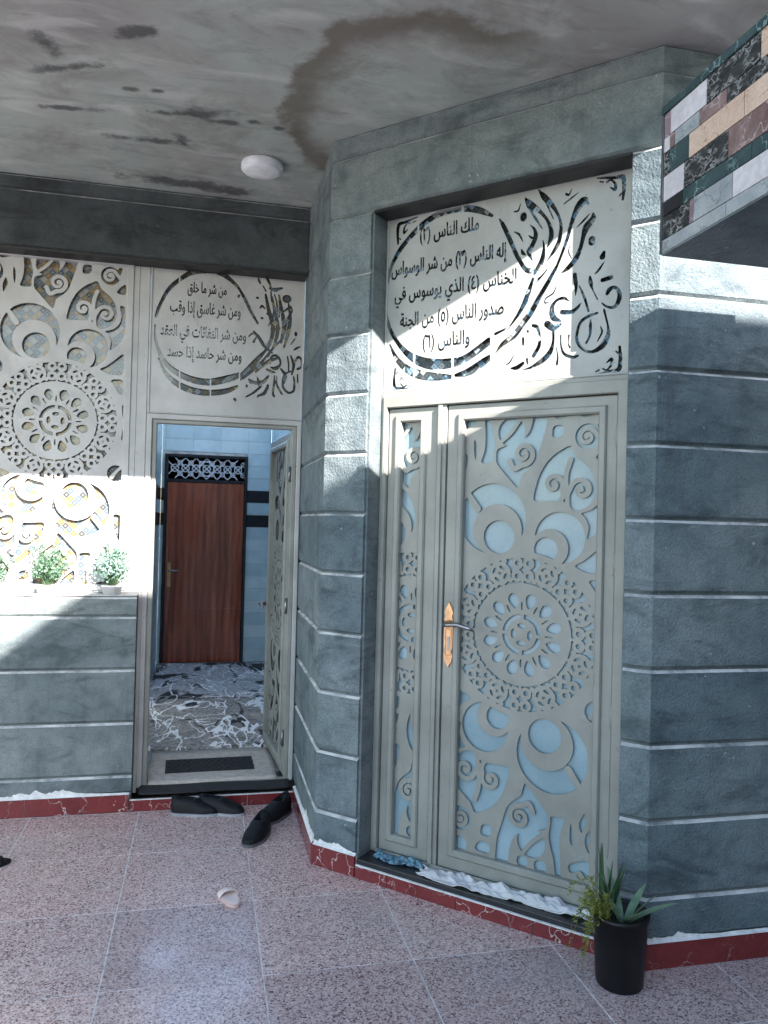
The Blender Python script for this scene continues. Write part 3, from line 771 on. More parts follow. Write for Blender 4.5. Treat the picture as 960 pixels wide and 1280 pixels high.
# the setting: ground and paved court
mesh('ground', [(-300, -300, -.03), (300, -300, -.03), (300, 300, -.03), (-300, 300, -.03)], [(0, 1, 2, 3)], 'concrete')['kind'] = 'structure'
floor = MB().box(-4.6, 4.2, -8.0, 0.02, -.028, -.0010).build('floor', 'grout'); floor['kind'] = 'structure'
TX, TY, TS = -0.924, -0.622, 0.6
tile_me = None
for i in range(-5, 8):
    for j in range(-1, 12):
        x0, y1 = TX+TS*i, TY-TS*j
        g = 0.0028
        if tile_me is None:
            o = MB().box(g, TS-g, -TS+g, -g, -.02, 0).build('tile', 'granite', floor, bevel=0.0012); tile_me = o.data
        else: o = reuse('tile', tile_me, floor)
        o.location = (x0, y1, random.uniform(-.0006, .0006)); o.rotation_euler = (random.uniform(-.0008, .0008), random.uniform(-.0008, .0008), 0)

# ceiling of the porch: its front edge throws the upper shadow line
ceil_o = MB().box(-6.0, 5.5, -2.69, 0.30, Z_CEIL, Z_CEIL+0.28).build('ceiling', 'ceiling'); ceil_o['kind'] = 'structure'

# ------------------------------------------------------------------ the house front
house = thing('house', 'grey cement rendered house front with grooved courses and an angled entrance bay', 'house')
def frame_of(kind):
    if kind == 'door': return B0, -math.pi/4
    if kind == 'right': return C0, 0.0
    if kind == 'return': return Vector((0, 0, 0)), -math.pi/2
    return Vector((0, 0, 0)), 0.0
def block(parent, u0, u1, z0, z1, m0=0.0, m1=0.0, mat='cement', depth=GROOVE, ch=0.015, segs=None, back=None):
    """one rendered course block: chamfered long edges, slightly wavering like hand-run plaster; m0, m1 mitre the ends"""
    n = segs or max(2, min(9, int((u1-u0)/0.16)+1)); V = []; F = []
    back = depth if back is None else back
    for i in range(n+1):
        t = i/n
        j = [random.uniform(-.0013, .0013) for _ in range(4)]
        for (d, z) in ((back, z0+.004), (depth*.9, z0+.004), (0+abs(j[0]), z0+ch+j[1]), (0+abs(j[2]), z1-ch+j[3]), (depth*.9, z1-.004), (back, z1-.004)):
            V.append((u0+m0*d + t*((u1-m1*d)-(u0+m0*d)), d, z))
    for i in range(n):
        for k in range(5): F.append((i*6+k, (i+1)*6+k, (i+1)*6+k+1, i*6+k+1))
    F.append(tuple(range(6))); F.append(tuple(range(n*6, n*6+6))[::-1])
    o = mesh('block', V, F, mat, parent); o.data.materials.append(MATS['arris'])      # upper arris painted paler for the sky light it catches
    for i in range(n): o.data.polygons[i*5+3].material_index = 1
    return o
def wall(kind, mat, boxes=(), prisms=()):
    b = MB()
    for x in boxes: b.box(*x)
    for poly, z0, z1 in prisms: b.prism(poly, z0, z1)
    o = b.build('wall', mat, house); o.location, o.rotation_euler = frame_of(kind)[0], (0, 0, frame_of(kind)[1]); return o
zk = lambda k: Z_FIRST+COURSE*k
TOP = zk(10); BAND = 3.622
levels = [0.105] + [zk(k) for k in range(11)]
G = GROOVE
# return wall between the left door and the bay
w = wall('return', 'cement_smooth', prisms=[([(-.28, G), (D_RET-G*TAN, G), (D_RET-.2*TAN, .2), (-.28, .2)], 0, Z_CEIL)])
for a, b in zip(levels[:-1], levels[1:]): block(w, -.12, D_RET, a, b, 0, TAN)
block(w, -.12, D_RET, TOP, BAND, 0, TAN, 'cement_smooth'); block(w, -.12, D_RET, BAND, Z_CEIL-.001, 0, TAN, 'cement_smooth')
# angled bay: left pilaster, right pilaster, lintel
UL, UR = 0.265, 1.535
w = wall('door', 'cement_smooth', prisms=[([(G*TAN, G), (UL, G), (UL, .32), (.32*TAN, .32)], 0, TOP-.001), ([(UR, G), (L_DOOR-G*TAN, G), (L_DOOR-.32*TAN, .32), (UR, .32)], 0, TOP-.001),
                                          ([(G*TAN, G), (L_DOOR-G*TAN, G), (L_DOOR-.32*TAN, .32), (.32*TAN, .32)], TOP, Z_CEIL)])
for a, b in zip(levels[:-1], levels[1:]):
    block(w, 0, UL-.012, a, b, TAN, 0); block(w, UR+.006, L_DOOR, a, b, 0, TAN)
block(w, 0, L_DOOR, TOP, BAND, TAN, TAN, 'cement_smooth'); block(w, 0, L_DOOR, BAND, Z_CEIL-.001, TAN, TAN, 'cement_smooth')
# wall to the right of the bay
w = wall('right', 'cement_smooth', prisms=[([(G*TAN, G), (4.0, G), (4.0, .32), (.32*TAN, .32)], 0, Z_CEIL)])
for a, b in zip(levels[:-1], levels[1:]): block(w, 0, 4.0, a, b, TAN, 0, segs=18)
block(w, 0, 4.0, TOP, BAND, TAN, 0, 'cement_smooth', segs=12); block(w, 0, 4.0, BAND, Z_CEIL-.001, TAN, 0, 'cement_smooth', segs=12)
# beam over the left door and the screen
ZB = 3.305
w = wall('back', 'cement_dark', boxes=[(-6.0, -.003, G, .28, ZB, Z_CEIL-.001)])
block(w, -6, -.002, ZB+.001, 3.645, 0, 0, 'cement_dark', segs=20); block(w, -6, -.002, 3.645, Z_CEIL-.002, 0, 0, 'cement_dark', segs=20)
MB().box(-2.055, -.006, .004, .124, ZB-.013, ZB-.0005).build('soffit_shade', 'black_metal', house)  # black sheet standing in for the shade under the beam
o = MB().box(UL+.002, UR-.002, .004, .128, TOP-.014, TOP-.0015).build('soffit_shade', 'black_metal', house); o.location = B0; o.rotation_euler = (0, 0, -math.pi/4)  # same dark strip for the shade under the bay lintel
# wall further left of the screen, added sun-blocking storey above, roof behind
w = wall('back', 'cement_smooth', boxes=[(-6.0, -2.06, .12, .30, 0, ZB-.001)])
w = wall('back', 'cement_smooth', boxes=[(-6.0, 5.5, .005, .26, Z_CEIL+.282, 5.7)])  # added unseen storey wall, blocks the sun on the vestibule

# skirting of red marble, each slab a piece; lime mortar smeared along its top
def skirting(kind, u0, u1, h=0.102, m0=0, m1=0, joints=0.6, start=None, lime=True, base=0.0):
    loc, rz = frame_of(kind)
    s = MB().box(u0+.02*m0+.003, u1-.02*m1-.003, -.006, .014, base, base+h-.004).build('skirting', 'lime', house); s.location = loc; s.rotation_euler = (0, 0, rz)
    u = u0; nxt = start if start is not None else u0+joints
    while u < u1-1e-4:
        e = min(nxt, u1); nxt += joints
        a = m0 if u == u0 else 0; b = m1 if e == u1 else 0
        t = .016; g = .0018
        x0, x1 = u+(0 if a else g), e-(0 if b else g)
        V = []
        for z in (base+.001, base+h):
            V += [(x0-a*t, -t, z), (x1+b*t, -t, z), (x1, -.0005, z), (x0, -.0005, z)]
        mesh('marble_slab', V, [(0, 3, 2, 1), (4, 5, 6, 7), (0, 1, 5, 4), (1, 2, 6, 5), (2, 3, 7, 6), (3, 0, 4, 7)], 'red_marble', s)
        u = e
    else_top = base+h
    if not lime:
        MB().box(u0+.002, u1-.002, -.0158, -.0045, else_top+.0002, else_top+.0055).build('mortar', 'lime', s)
    if lime:
        n = int((u1-u0)/.012); V = []; F = []; hh = 0
        nz = rng.random(n+1)
        for i in range(n+1):
            x = u0+(u1-u0)*i/n
            hh = 0.80*hh+0.20*(.001+.05*max(0, nz[i]-.5)*(2.2 if nz[(i//16*7) % (n+1)] > .62 else .25)); k = 1.1*hh+.002
            V += [(x, -.0150, base+h+.0005), (x, -.010, base+h+.0015+.2*k), (x, -.0022, base+h+.003+k*.5), (x, -.0012, base+h+.003+k*1.5), (x, .012, base+h+.002)]
        for i in range(n):
            for q in range(4): F.append((i*5+q, (i+1)*5+q, (i+1)*5+q+1, i*5+q+1))
        mesh('mortar', V, F, 'lime', s)
skirting('back', -4.0, -.985, start=-3.96+.6*0, joints=.6)
skirting('back', -.982, -.004, h=.066, start=-.62, joints=.33, lime=False)
skirting('return', 0.018, D_RET, m1=TAN, start=.45)
skirting('door', 0, UL-.004, m0=TAN)
skirting('door', UL, UR, h=.060, start=.45, joints=.37, lime=False)
skirting('door', UR+.004, L_DOOR, m1=TAN)
skirting('right', 0, 3.5, m0=TAN, start=.62)

# ------------------------------------------------------------------ vestibule seen through the open door
ZI = 0.10; YB = 4.30; XL, XR = -1.09, 0.14
fl = MB().box(-1.30, .5, .30, YB+.2, 0.0, ZI).build('floor', 'grey_marble'); fl['kind'] = 'structure'
def tiled(loc, rz, length, ucut, ztop=3.02, brk=()):
    o = MB().box(0, length, 0.006, .16, ZI, ztop).build('wall', 'cement_pale', house); o.location = loc; o.rotation_euler = (0, 0, rz)
    tw, th = .30, .142; me = {}
    z = ZI
    while z < ztop-.02:
        h = min(th, ztop-z); row = round((z-ZI)/th); u = -(row % 2)*0.0
        while u < length-1e-3:
            e = min([v for v in brk if v > u+1e-4], default=min(u+tw, length))
            if ucut(u, e, z, z+h):
                dark = row in (11, 13)
                key = (round(e-u, 3), round(h, 3))
                if key not in me:
                    t = MB().box(.0015, e-u-.0015, 0, .007, .0015, h-.0015).build('tile', 'wall_tile', o, bevel=.001); me[key] = t.data
                else: t = reuse('tile', me[key], o)
                if dark: t.material_slots[0].link = 'OBJECT'; t.material_slots[0].material = MATS['dark_tile']
                t.location = (u, random.uniform(0, .0008), z)
            u = e
        z += th
    return o
DX0, DX1, DZ1 = -1.055, -.125, 2.48
tiled((XL, YB, 0), 0, XR-XL, lambda u, e, z0, z1: not (XL+u > DX0-.02 and XL+e < DX1+.02 and z0 < DZ1-.02) and z0 < 3.2, brk=(DX0-XL, DX0-XL+.31, DX0-XL+.62, DX1-XL, XR-XL))
tiled((XR, YB, 0), -math.pi/2, YB-.30, lambda u, e, z0, z1: u < 2.0 and z0 < 2.9)
tiled((XL, .30, 0), math.pi/2, YB-.30, lambda u, e, z0, z1: u > .5 and z0 < 2.9)

# wooden door at the end of the vestibule
wd = thing('wooden_door', 'glossy red-brown wooden door at the far end of the vestibule', 'door', ((DX0+DX1)/2, YB, ZI))
hw = (DX1-DX0)/2; HH = DZ1-ZI; LZ = 2.06
f = MB().ring((-hw, hw, -.02, HH), (-hw+.035, hw-.035, -.01, HH-.035), -.03, .02, .006).build('frame', 'black_metal', wd)
leaf = MB().box(-hw+.038, hw-.038, -.012, .02, 0.004, LZ).build('leaf', 'wood', wd, bevel=.003)
for k in range(4):
    x = -hw+.16+k*.205
    MB().ring((x-.07, x+.07, .12, .62), (x-.062, x+.062, .128, .612), -.016, -.0115, .002).build('molding', 'wood', leaf)
MB().box(-hw+.036, hw-.036, -.02, .015, LZ+.003, LZ+.035).build('rail', 'black_metal', wd)
S = Sheet(-hw+.04, hw-.04, LZ+.035, HH-.038, .004)
S.F[:] = -.02
for k in range(7):
    cx = -hw+.11+k*.118; cz = (LZ+HH)/2
    for a in (math.pi/4, -math.pi/4):
        S.stroke([(cx-.16*math.cos(a), cz-.16*math.sin(a), .0055), (cx+.16*math.cos(a), cz+.16*math.sin(a), .0055)], True)
    S.annulus((cx, cz), .036, .046, True); S.annulus((cx+.059, cz+.06), .022, .030, True); S.annulus((cx+.059, cz-.06), .022, .030, True)
S.annulus((0, cz), .075, .088, True)
lat = S.build('lattice', 'grille_paint', wd, -.01, .004)
MB().box(-hw+.037, hw-.037, .006, .012, LZ+.034, HH-.036).build('pane', 'window_dark', wd)
hd = MB().box(-hw+.058, -hw+.098, -.018, -.012, .86, 1.14).build('handle_plate', 'brass', wd, bevel=.002)
MB().tube([(-hw+.078, -.018, 1.05), (-hw+.078, -.06, 1.05), (-hw+.10, -.066, 1.05), (-hw+.20, -.064, 1.05)], .009).build('lever', 'steel', hd, True)

# ------------------------------------------------------------------ lattice screen beside the left door
SCX, SCZ = -1.485, 2.318
SY = .125
scr = thing('lattice_screen', 'large pale metal screen with a cut-out rosette and scrolls above the planter ledge', 'screen', (SCX, SY, 1.285))
SZ = 1.285
b = MB().ring((-.575, .38+.145, 0.0, 3.336-SZ), (-.388, .388, .05, 3.285-SZ), 0, .05, .004); b.build('frame', 'screen_paint', scr)
MB().ring((-.43, .43, .014, 3.322-SZ), (-.389, .389, .049, 3.286-SZ), -.008, 0, .004).build('molding', 'screen_paint', scr)
S = Sheet(-.389, .389, .049, 3.286-SZ, .0028); arabesque(S, 0, SCZ-SZ); S.build('lattice', 'screen_paint', scr, .012, .004)
MB().box(-.40, .40, .040, .046, .03, 3.30-SZ).build('pane', 'tile_film', scr)
MB().box(.462, .464, -.001, .02, .0, 3.336-SZ).build('seam', 'black_metal', scr)
MB().box(-.55, .5, .05, .054, 0, 2.02).build('backing_sheet', 'panel_paint', scr)

# planter wall under the screen
pw = thing('planter_wall', 'low grey rendered planter wall under the lattice screen', 'wall', (0, 0, 0))
MB().box(-4.0, -.978, G, .30, 0, 1.268).build('core', 'cement_smooth', pw)
pl = [.105, .2135, .527, .841, 1.155, 1.275]
for k, (a, b) in enumerate(zip(pl[:-1], pl[1:])): block(pw, -4.0, -.975, a, b, 0, 0, 'cement_smooth' if k < 4 else 'cement_smooth', segs=18)
MB().box(-4.0, -.973, .001, .124, 1.2755, 1.283).build('ledge', 'cement_pale', pw, bevel=.002)

# ------------------------------------------------------------------ left door: frame, calligraphy transom, leaf standing open
ld = thing('open_door', 'pale metal door standing open into the vestibule, with a cut-out calligraphy panel above', 'door', (0, .12, 0))
b = MB()
b.ring((-.958, -.002, .068, 2.392), (-.925, -.030, .10, 2.36), 0, .06, .004); b.box(-.9755, -.9575, -.002, .10, .068, 1.284); b.build('frame', 'screen_paint', ld)
b = MB(); b.ring((-.9245, -.0305, .1005, 2.3595), (-.895, -.058, .104, 2.335), .014, .06, .004); b.build('stop', 'door_paint', ld)
MB().box(-.957, -.004, -.004, .30, .0665, .098).build('threshold', 'black_granite', ld, bevel=.003)
TW, TH = .94, .935
tp = MB().ring((-.957, -.003, 2.394, 3.336), (-.945, -.012, 2.402, 3.325), 0, .05, .003).build('transom', 'screen_paint', ld)
def mirror_orn(S, corners, W, H, mmx=1.0):
    for (fx, fz) in corners:
        for st in ORNAMENT:
            S.stroke([((W-x/1000) if fx else x/1000, (H-z/1000) if fz else z/1000, max(.0013, w/2000)) for x, z, w in st])
W, H = 1.27, .885
S = Sheet(-.945, -.012, 2.402, 3.325, .0021)
STROKES_L += [[(690, 800, 8), (712, 700, 16), (742, 600, 18), (730, 500, 14), (690, 420, 6)], [(730, 790, 8), (752, 690, 14), (772, 590, 16), (756, 490, 12), (715, 400, 5)],
              [(775, 800, 8), (800, 690, 14), (812, 590, 18), (795, 500, 10)], [(835, 760, 6), (850, 660, 14), (838, 560, 16), (815, 470, 8)], [(620, 560, 6), (655, 520, 14), (690, 470, 14), (740, 430, 8)],
              [(640, 300, 8), (680, 340, 14), (730, 380, 16), (780, 400, 8)], [(600, 250, 8), (640, 230, 14), (690, 240, 16), (720, 280, 8)], [(660, 150, 8), (700, 170, 14), (720, 220, 10)],
              [(860, 420, 6), (880, 360, 12), (870, 300, 8)], [(800, 330, 8), (830, 290, 14), (820, 240, 8)]]
for st in STROKES_L: S.stroke([(-.945+x/1000, 2.39+z/1000, max(.0026, w_/1250)) for x, z, w_ in st])
for (xa, za, xb, zb) in ((157, 867, 159, 812), (375, 943, 376, 888), (174, 286, 178, 155), (362, 255, 365, 123), (539, 312, 543, 167)):
    S.stroke([(-.945+xa/1000, 2.39+za/1000, .004), (-.945+xb/1000, 2.39+zb/1000, .004)], True)
for t, x0, x1, z, h in (('من شر ما خلق', .208, .445, .772, .085), ('ومن شر غاسق إذا وقب', .106, .536, .642, .092), ('ومن شر النفاثات في العقد', .053, .573, .492, .088), ('ومن شر حاسد إذا حسد', .098, .549, .362, .088)):
    cut_text(S, t, -.945+x0, -.945+x1, 2.39+z, h, .0014)
S.build('calligraphy_panel', 'screen_paint', tp, .006, .003)
MB().box(-.95, -.008, .030, .036, 2.398, 3.33).build('pane', 'dim_film', tp)

LATW, LZ0, LZ1 = .62, .20, 2.23
def lattice_leaf(name, parent, loc, rz, x0, x1, z0, z1, ix0, ix1, iz0, iz1, cx, cz, paint='door_paint', inset=.034, yl=.016, glass='frosted_glass'):
    """door leaf: flat stile-and-rail frame, raised molding, cut-out sheet, glass behind"""
    lf = MB().ring((x0, x1, z0, z1), (ix0, ix1, iz0, iz1), 0, .042, .003).build(name, paint, parent); lf.location = loc; lf.rotation_euler = (0, 0, rz)
    MB().ring((ix0-inset, ix1+inset, iz0-inset, iz1+inset), (ix0+.0005, ix1-.0005, iz0+.0005, iz1-.0005), -.014, .001, .007).build('molding', paint, lf)
    S = Sheet(ix0+.001, ix1-.001, iz0+.001, iz1-.001, .0028); arabesque(S, cx, cz); S.build('lattice', paint, lf, yl, .005)
    MB().box(ix0+.001, ix1-.001, yl+.014, yl+.020, iz0+.001, iz1-.001).build('pane', glass, lf)
    return lf
def handle(parent, x, z, side, plate='brass'):
    pts = [(-.019, .0), (-.023, .03), (-.017, .05), (-.022, .07), (-.022, .20), (-.017, .22), (-.023, .235), (-.012, .262), (0, .285), (.012, .262), (.023, .235), (.017, .22), (.022, .20), (.022, .07), (.017, .05), (.023, .03), (.019, 0), (.008, -.012), (0, -.028), (-.008, -.012)]
    n = len(pts); V = [(x+a, -.009, z-.18+c) for a, c in pts]+[(x+a, -.0005, z-.18+c) for a, c in pts]
    F = [tuple(range(n))]+[tuple(range(n, 2*n))[::-1]]+[(i, (i+1) % n, n+(i+1) % n, n+i) for i in range(n)]
    h = mesh('handle_plate', V, F, plate, parent)
    MB().tube([(x, -.009, z), (x, -.05, z), (x+side*.02, -.058, z+.003), (x+side*.07, -.058, z+.008), (x+side*.125, -.056, z-.004), (x+side*.15, -.054, z-.012)], [.012, .011, .012, .011, .010, .006], 10).build('lever', 'steel', h, True)
    MB().tube([(x-side*.018, -.012, z+.008), (x, -.03, z+.006), (x+side*.01, -.05, z+.003)], [.008, .013, .012], 8).build('rose', 'brass', h, True)
    MB().box(x-.007, x+.007, -.0115, -.0085, z-.125, z-.06).build('keyhole_plate', 'steel', h, bevel=.002)
    MB().ring((x-.0165, x+.0165, z-.15, z-.02), (x-.013, x+.013, z-.146, z-.024), -.0115, -.0085, .001).build('relief', plate, h)
    return h
lf = lattice_leaf('leaf', ld, (-.062, .065, 0), math.radians(-85.5), -.83, 0, .115, 2.33, -.72, -.11, .20, 2.245, -.415, 1.235, 'door_paint', glass='smoked_glass')
lf['label'] = 'leaf swung open against the vestibule wall'
handle(lf, -.775, 1.13, 1)
for z in (.35, 1.2, 2.05): MB().tube([(0.004, -.006, z-.05), (0.004, -.006, z+.05)], .009).build('hinge', 'steel', lf, True)

# ------------------------------------------------------------------ entrance door in the angled bay
dl = B0 + Vector((Q, -Q, 0))*0.9
ed = thing('entrance_door', 'closed beige metal double door with blue frosted glass behind cut-out scrolls in the angled bay', 'door', (0, 0, 0), -math.pi/4)
ed.location = B0
FY = .118
b = MB(); b.ring((UL+.001, UR-.001, .092, 2.416), (.305, 1.470, .10, 2.336), FY, FY+.07, .004); b.build('frame', 'door_paint', ed)
MB().ring((UL+.018, UR-.018, .11, 2.395), (.3045, 1.4705, .1005, 2.3365), FY-.010, FY+.001, .004).build('architrave', 'door_paint', ed)
MB().box(.594, .642, FY+.002, FY+.05, .101, 2.335).build('post', 'door_paint', ed, bevel=.003)
MB().box(.600, .622, FY-.010, FY+.003, .104, 2.333).build('cover_strip', 'door_paint', ed, bevel=.003)
MB().box(UL+.001, UR-.001, -.004, FY+.06, .0605, .090).build('threshold', 'black_granite', ed, bevel=.003)
CX, CZ = 1.042, 1.256
ml = lattice_leaf('leaf', ed, (0, FY+.012, 0), 0, .646, 1.466, .106, 2.331, .737, 1.387, .203, 2.254, CX, CZ)
handle(ml, .680, 1.273, 1)
for z in (.3, .95, 1.6, 2.15): MB().tube([(1.468, -.008, z-.05), (1.468, -.008, z+.05)], .007).build('hinge', 'door_paint', ml, True)
slf = lattice_leaf('side_leaf', ed, (0, FY+.012, 0), 0, .309, .590, .106, 2.331, .384, .497, .195, 2.262, .456, CZ)
slf['label'] = 'narrow fixed leaf beside the main leaf'
tp = MB().ring((UL+.001, UR-.001, 2.418, 3.314), (UL+.012, UR-.012, 2.430, 3.304), FY+.012, FY+.06, .003).build('transom', 'panel_paint', ed)
S = Sheet(UL+.012, UR-.012, 2.430, 3.304, .0021)
for st in STROKES_R: S.stroke([(UL+x/1000, 2.42+z/1000, max(.0020, w_/1500)) for x, z, w_ in st])
for st in ORNAMENT:
    P = [(x/1000, z/1000, max(.0025, w_/1250)) for x, z, w_ in st]
    S.stroke([(UL+x, 2.42+z, w_) for x, z, w_ in P])
    S.stroke([(UL+W-x-.005, 2.42+z, w_) for x, z, w_ in P])
    S.stroke([(UL+W-x-.005, 2.42+H-z-.005, w_) for x, z, w_ in P])
    S.stroke([(UL+x, 2.42+H-z-.005, w_) for x, z, w_ in P])
for (xa, za, xb, zb) in ((427, 890, 428, 845), (174, 200, 177, 62), (391, 160, 395, 30), (595, 240, 599, 80), (181, 835, 182, 800)):
    S.stroke([(UL+xa/1000, 2.42+za/1000, .005), (UL+xb/1000, 2.42+zb/1000, .005)], True)
for t, x0, x1, z, h in (('ملك الناس (٢)', .193, .516, .752, .085), ('إله الناس (٣) من شر الوسواس', .030, .663, .600, .085), ('الخناس (٤) الذي يوسوس في', .052, .714, .468, .085),
                        ('صدور الناس (٥) من الجنة', .089, .654, .330, .085), ('والناس (٦)', .222, .480, .208, .085)):
    cut_text(S, t, UL+x0, UL+x1, 2.42+z, h)
S.build('calligraphy_panel', 'panel_paint', tp, FY+.020, .003)
MB().box(UL+.006, UR-.006, FY+.050, FY+.056, 2.424, 3.310).build('pane', 'reflection_film', tp)
MB().box(UL+.002, UR-.002, FY+.075, FY+.085, .0, 3.312).build('backing_sheet', 'door_paint', ed)

# ------------------------------------------------------------------ landing clad in marble, upper right
BX, BY, BZ0, BZ1 = .765, -2.705, 2.606, 3.061
ba = thing('balcony', 'raised landing clad in strips of mixed marble, jutting in at the upper right', 'balcony', (BX, BY, BZ0))
LB = 2.6; WB = 1.0; HB = BZ1-BZ0
MB().box(.012, WB, -LB, -.001, .004, HB-.004).build('slab', 'concrete', ba)
MB().box(.0, WB, -LB, .0, -.004, .0035).build('soffit', 'cement_smooth', ba)
MB().box(-.008, .006, -LB, .004, HB-.022, HB+.004).build('top_trim', 'green_marble', ba, bevel=.003)
MB().box(-.006, .008, -.006, .003, 0.0, HB-.024).build('corner_trim', 'steel', ba)
rows = [(.0, .040, ['grey_marble', 'grey_marble', 'green_marble', 'grey_marble'], [.30, .5, .4]), (.041, .112, ['black_marble', 'purple_marble', 'grey_marble', 'white_marble', 'black_marble', 'beige_marble'], [.135, .02, .17, .2]),
        (.113, .157, ['black_granite', 'green_marble', 'green_marble', 'brown_marble'], [.10, .3, .4]), (.158, .237, ['white_marble', 'black_marble', 'brown_marble', 'white_marble', 'black_marble'], [.105, .20, .18, .3]),
        (.238, .310, ['black_marble', 'green_marble', 'beige_marble', 'beige_marble', 'grey_marble'], [.028, .10, .24, .3]), (.311, .356, ['white_marble', 'brown_marble', 'grey_marble', 'brown_marble', 'black_marble', 'white_marble'], [.03, .025, .12, .12, .2]),
        (.357, .431, ['purple_marble', 'white_marble', 'black_marble', 'beige_marble', 'white_marble'], [.032, .175, .22, .25])]
for z0, z1, ms, ls in rows:
    y = -.007; k = 0
    while y > -LB+.01:
        l = ls[k] if k < len(ls) else random.uniform(.12, .3); m = ms[k] if k < len(ms) else random.choice(ms)
        e = max(y-l, -LB+.002); j = random.uniform(0, .0012)
        MB().box(-.002-j, .0115, e+.0012, y-.0012, z0+.0012, z1-.0006).build('marble_strip', m, ba)
        y = e; k += 1
MB().box(.70, .92, -2.3, -2.08, -BZ0, -.005).build('column', 'cement_smooth', ba)

cw = thing('sky_block_wall', 'plain grey rendered wall added out of view on the right to block sky light', 'wall', (2.95, 0, 0))
MB().box(0, .2, -8.0, C0.y-.02, 0, 2.9).build('core', 'cement_smooth', cw)  # unseen wall, added to cut the sky light on the right wall
MB().box(-.03, .23, -8.0, C0.y-.02, 2.901, 2.96).build('sky_block_coping', 'cement_pale', cw)

# house across the court: its roof line throws the lower shadow edge
nb = thing('neighbouring_house', 'cream rendered house across the court with a sloping roof line', 'house', (0, -8.0, 0))
prof = [(-3.4, 0), (-3.4, 2.05), (1.60, 6.235), (1.72, 6.33), (3.92, 6.33), (3.92, 6.12), (9.5, 6.12), (9.5, 0)]
b = MB(); n = len(prof); V = [(x, 0, z) for x, z in prof]+[(x, -6, z) for x, z in prof]
b.add(V, [tuple(range(n)), tuple(range(n, 2*n))[::-1]]+[(i, (i+1) % n, n+(i+1) % n, n+i) for i in range(n)]); b.build('wall', 'house_cream', nb)
for x in (-1.2, 2.2, 5.4, 8.0):
    wi = MB().ring((x-.55, x+.55, 1.0, 2.3), (x-.48, x+.48, 1.07, 2.23), .004, .05, .004).build('window', 'panel_paint', nb)
    MB().box(x-.479, x+.479, .008, .02, 1.071, 2.229).build('pane', 'window_dark', wi)

# ------------------------------------------------------------------ things on the floor, the ledge and the ceiling
cl = thing('ceiling_light', 'round white ceiling lamp on the stained porch ceiling', 'lamp', (-.336, -.51, Z_CEIL))
MB().lathe([(.112, -.001), (.116, -.006), (.116, -.034), (.110, -.040)], 40).build('rim', 'lamp_white', cl, True)
MB().lathe([(.108, -.036), (.106, -.044), (.085, -.052), (.04, -.056), (.004, -.057)], 40).build('diffuser', 'lamp_white', cl, True)

def rug(name, label, x0, x1, y0, y1, z, mat, t=.010, wav=.003, parent=None):
    nx, ny = 24, max(6, int((y1-y0)/.06)); V = []; F = []
    for j in range(ny+1):
        for i in range(nx+1):
            x = x0+(x1-x0)*i/nx; y = y0+(y1-y0)*j/ny
            V.append((x+.006*math.sin(y*9+x*3), y+.006*math.sin(x*11), z+t+wav*(math.sin(x*8+y*5)*math.sin(y*7-x*3)+1)*.5))
    for j in range(ny):
        for i in range(nx): a = j*(nx+1)+i; F.append((a, a+1, a+nx+2, a+nx+1))
    n0 = len(V)
    rim = [i for i in range(nx+1)]+[j*(nx+1)+nx for j in range(1, ny+1)]+[ny*(nx+1)+i for i in range(nx-1, -1, -1)]+[j*(nx+1) for j in range(ny-1, 0, -1)]
    for r_ in rim: V.append((V[r_][0], V[r_][1], z+.0008))
    for k in range(len(rim)): k2 = (k+1) % len(rim); F.append((rim[k], n0+k, n0+k2, rim[k2]))
    o = mesh(name, V, F, mat, parent, True)
    if label: tag(o, label, 'rug')
    return o
rug('rug', 'grey rug with black and white marble veins just inside the open door', -1.07, .11, .86, 2.45, ZI, 'rug_near')
rug('rug', 'pale grey rug with black brush strokes in front of the wooden door', -1.07, .11, 2.47, 4.2, ZI, 'rug_far')
dm = thing('doormat', 'beige doormat with a black studded centre on the threshold of the open door', 'doormat', (-.50, .44, ZI+.001), math.radians(1.5))
rug('border', None, -.40, .40, -.30, .34, 0, 'mat_beige', .010, .002, dm)
MB().box(-.30, .27, -.12, .16, .011, .0145).build('centre', 'mat_black', dm, bevel=.001)
st_me = None
for i in range(14):
    for j in range(6):
        x, y = -.275+i*.040+(j % 2)*.018, -.098+j*.046
        if st_me is None:
            o = MB().lathe([(.011, 0), (.009, .004), (.003, .0055)], 6).build('stud', 'mat_black', dm.children[1] if dm.children[1].name.startswith('centre') else dm); st_me = o.data
            ctr = o.parent
        else: o = reuse('stud', st_me, ctr)
        o.location = (x, y, .0145)
rb = rug('threshold_mat', 'thin black mat edge hanging over the step of the open door', -.93, -.03, -.022, .13, .0985, 'mat_black', .004, .005)
rb['category'] = 'mat'

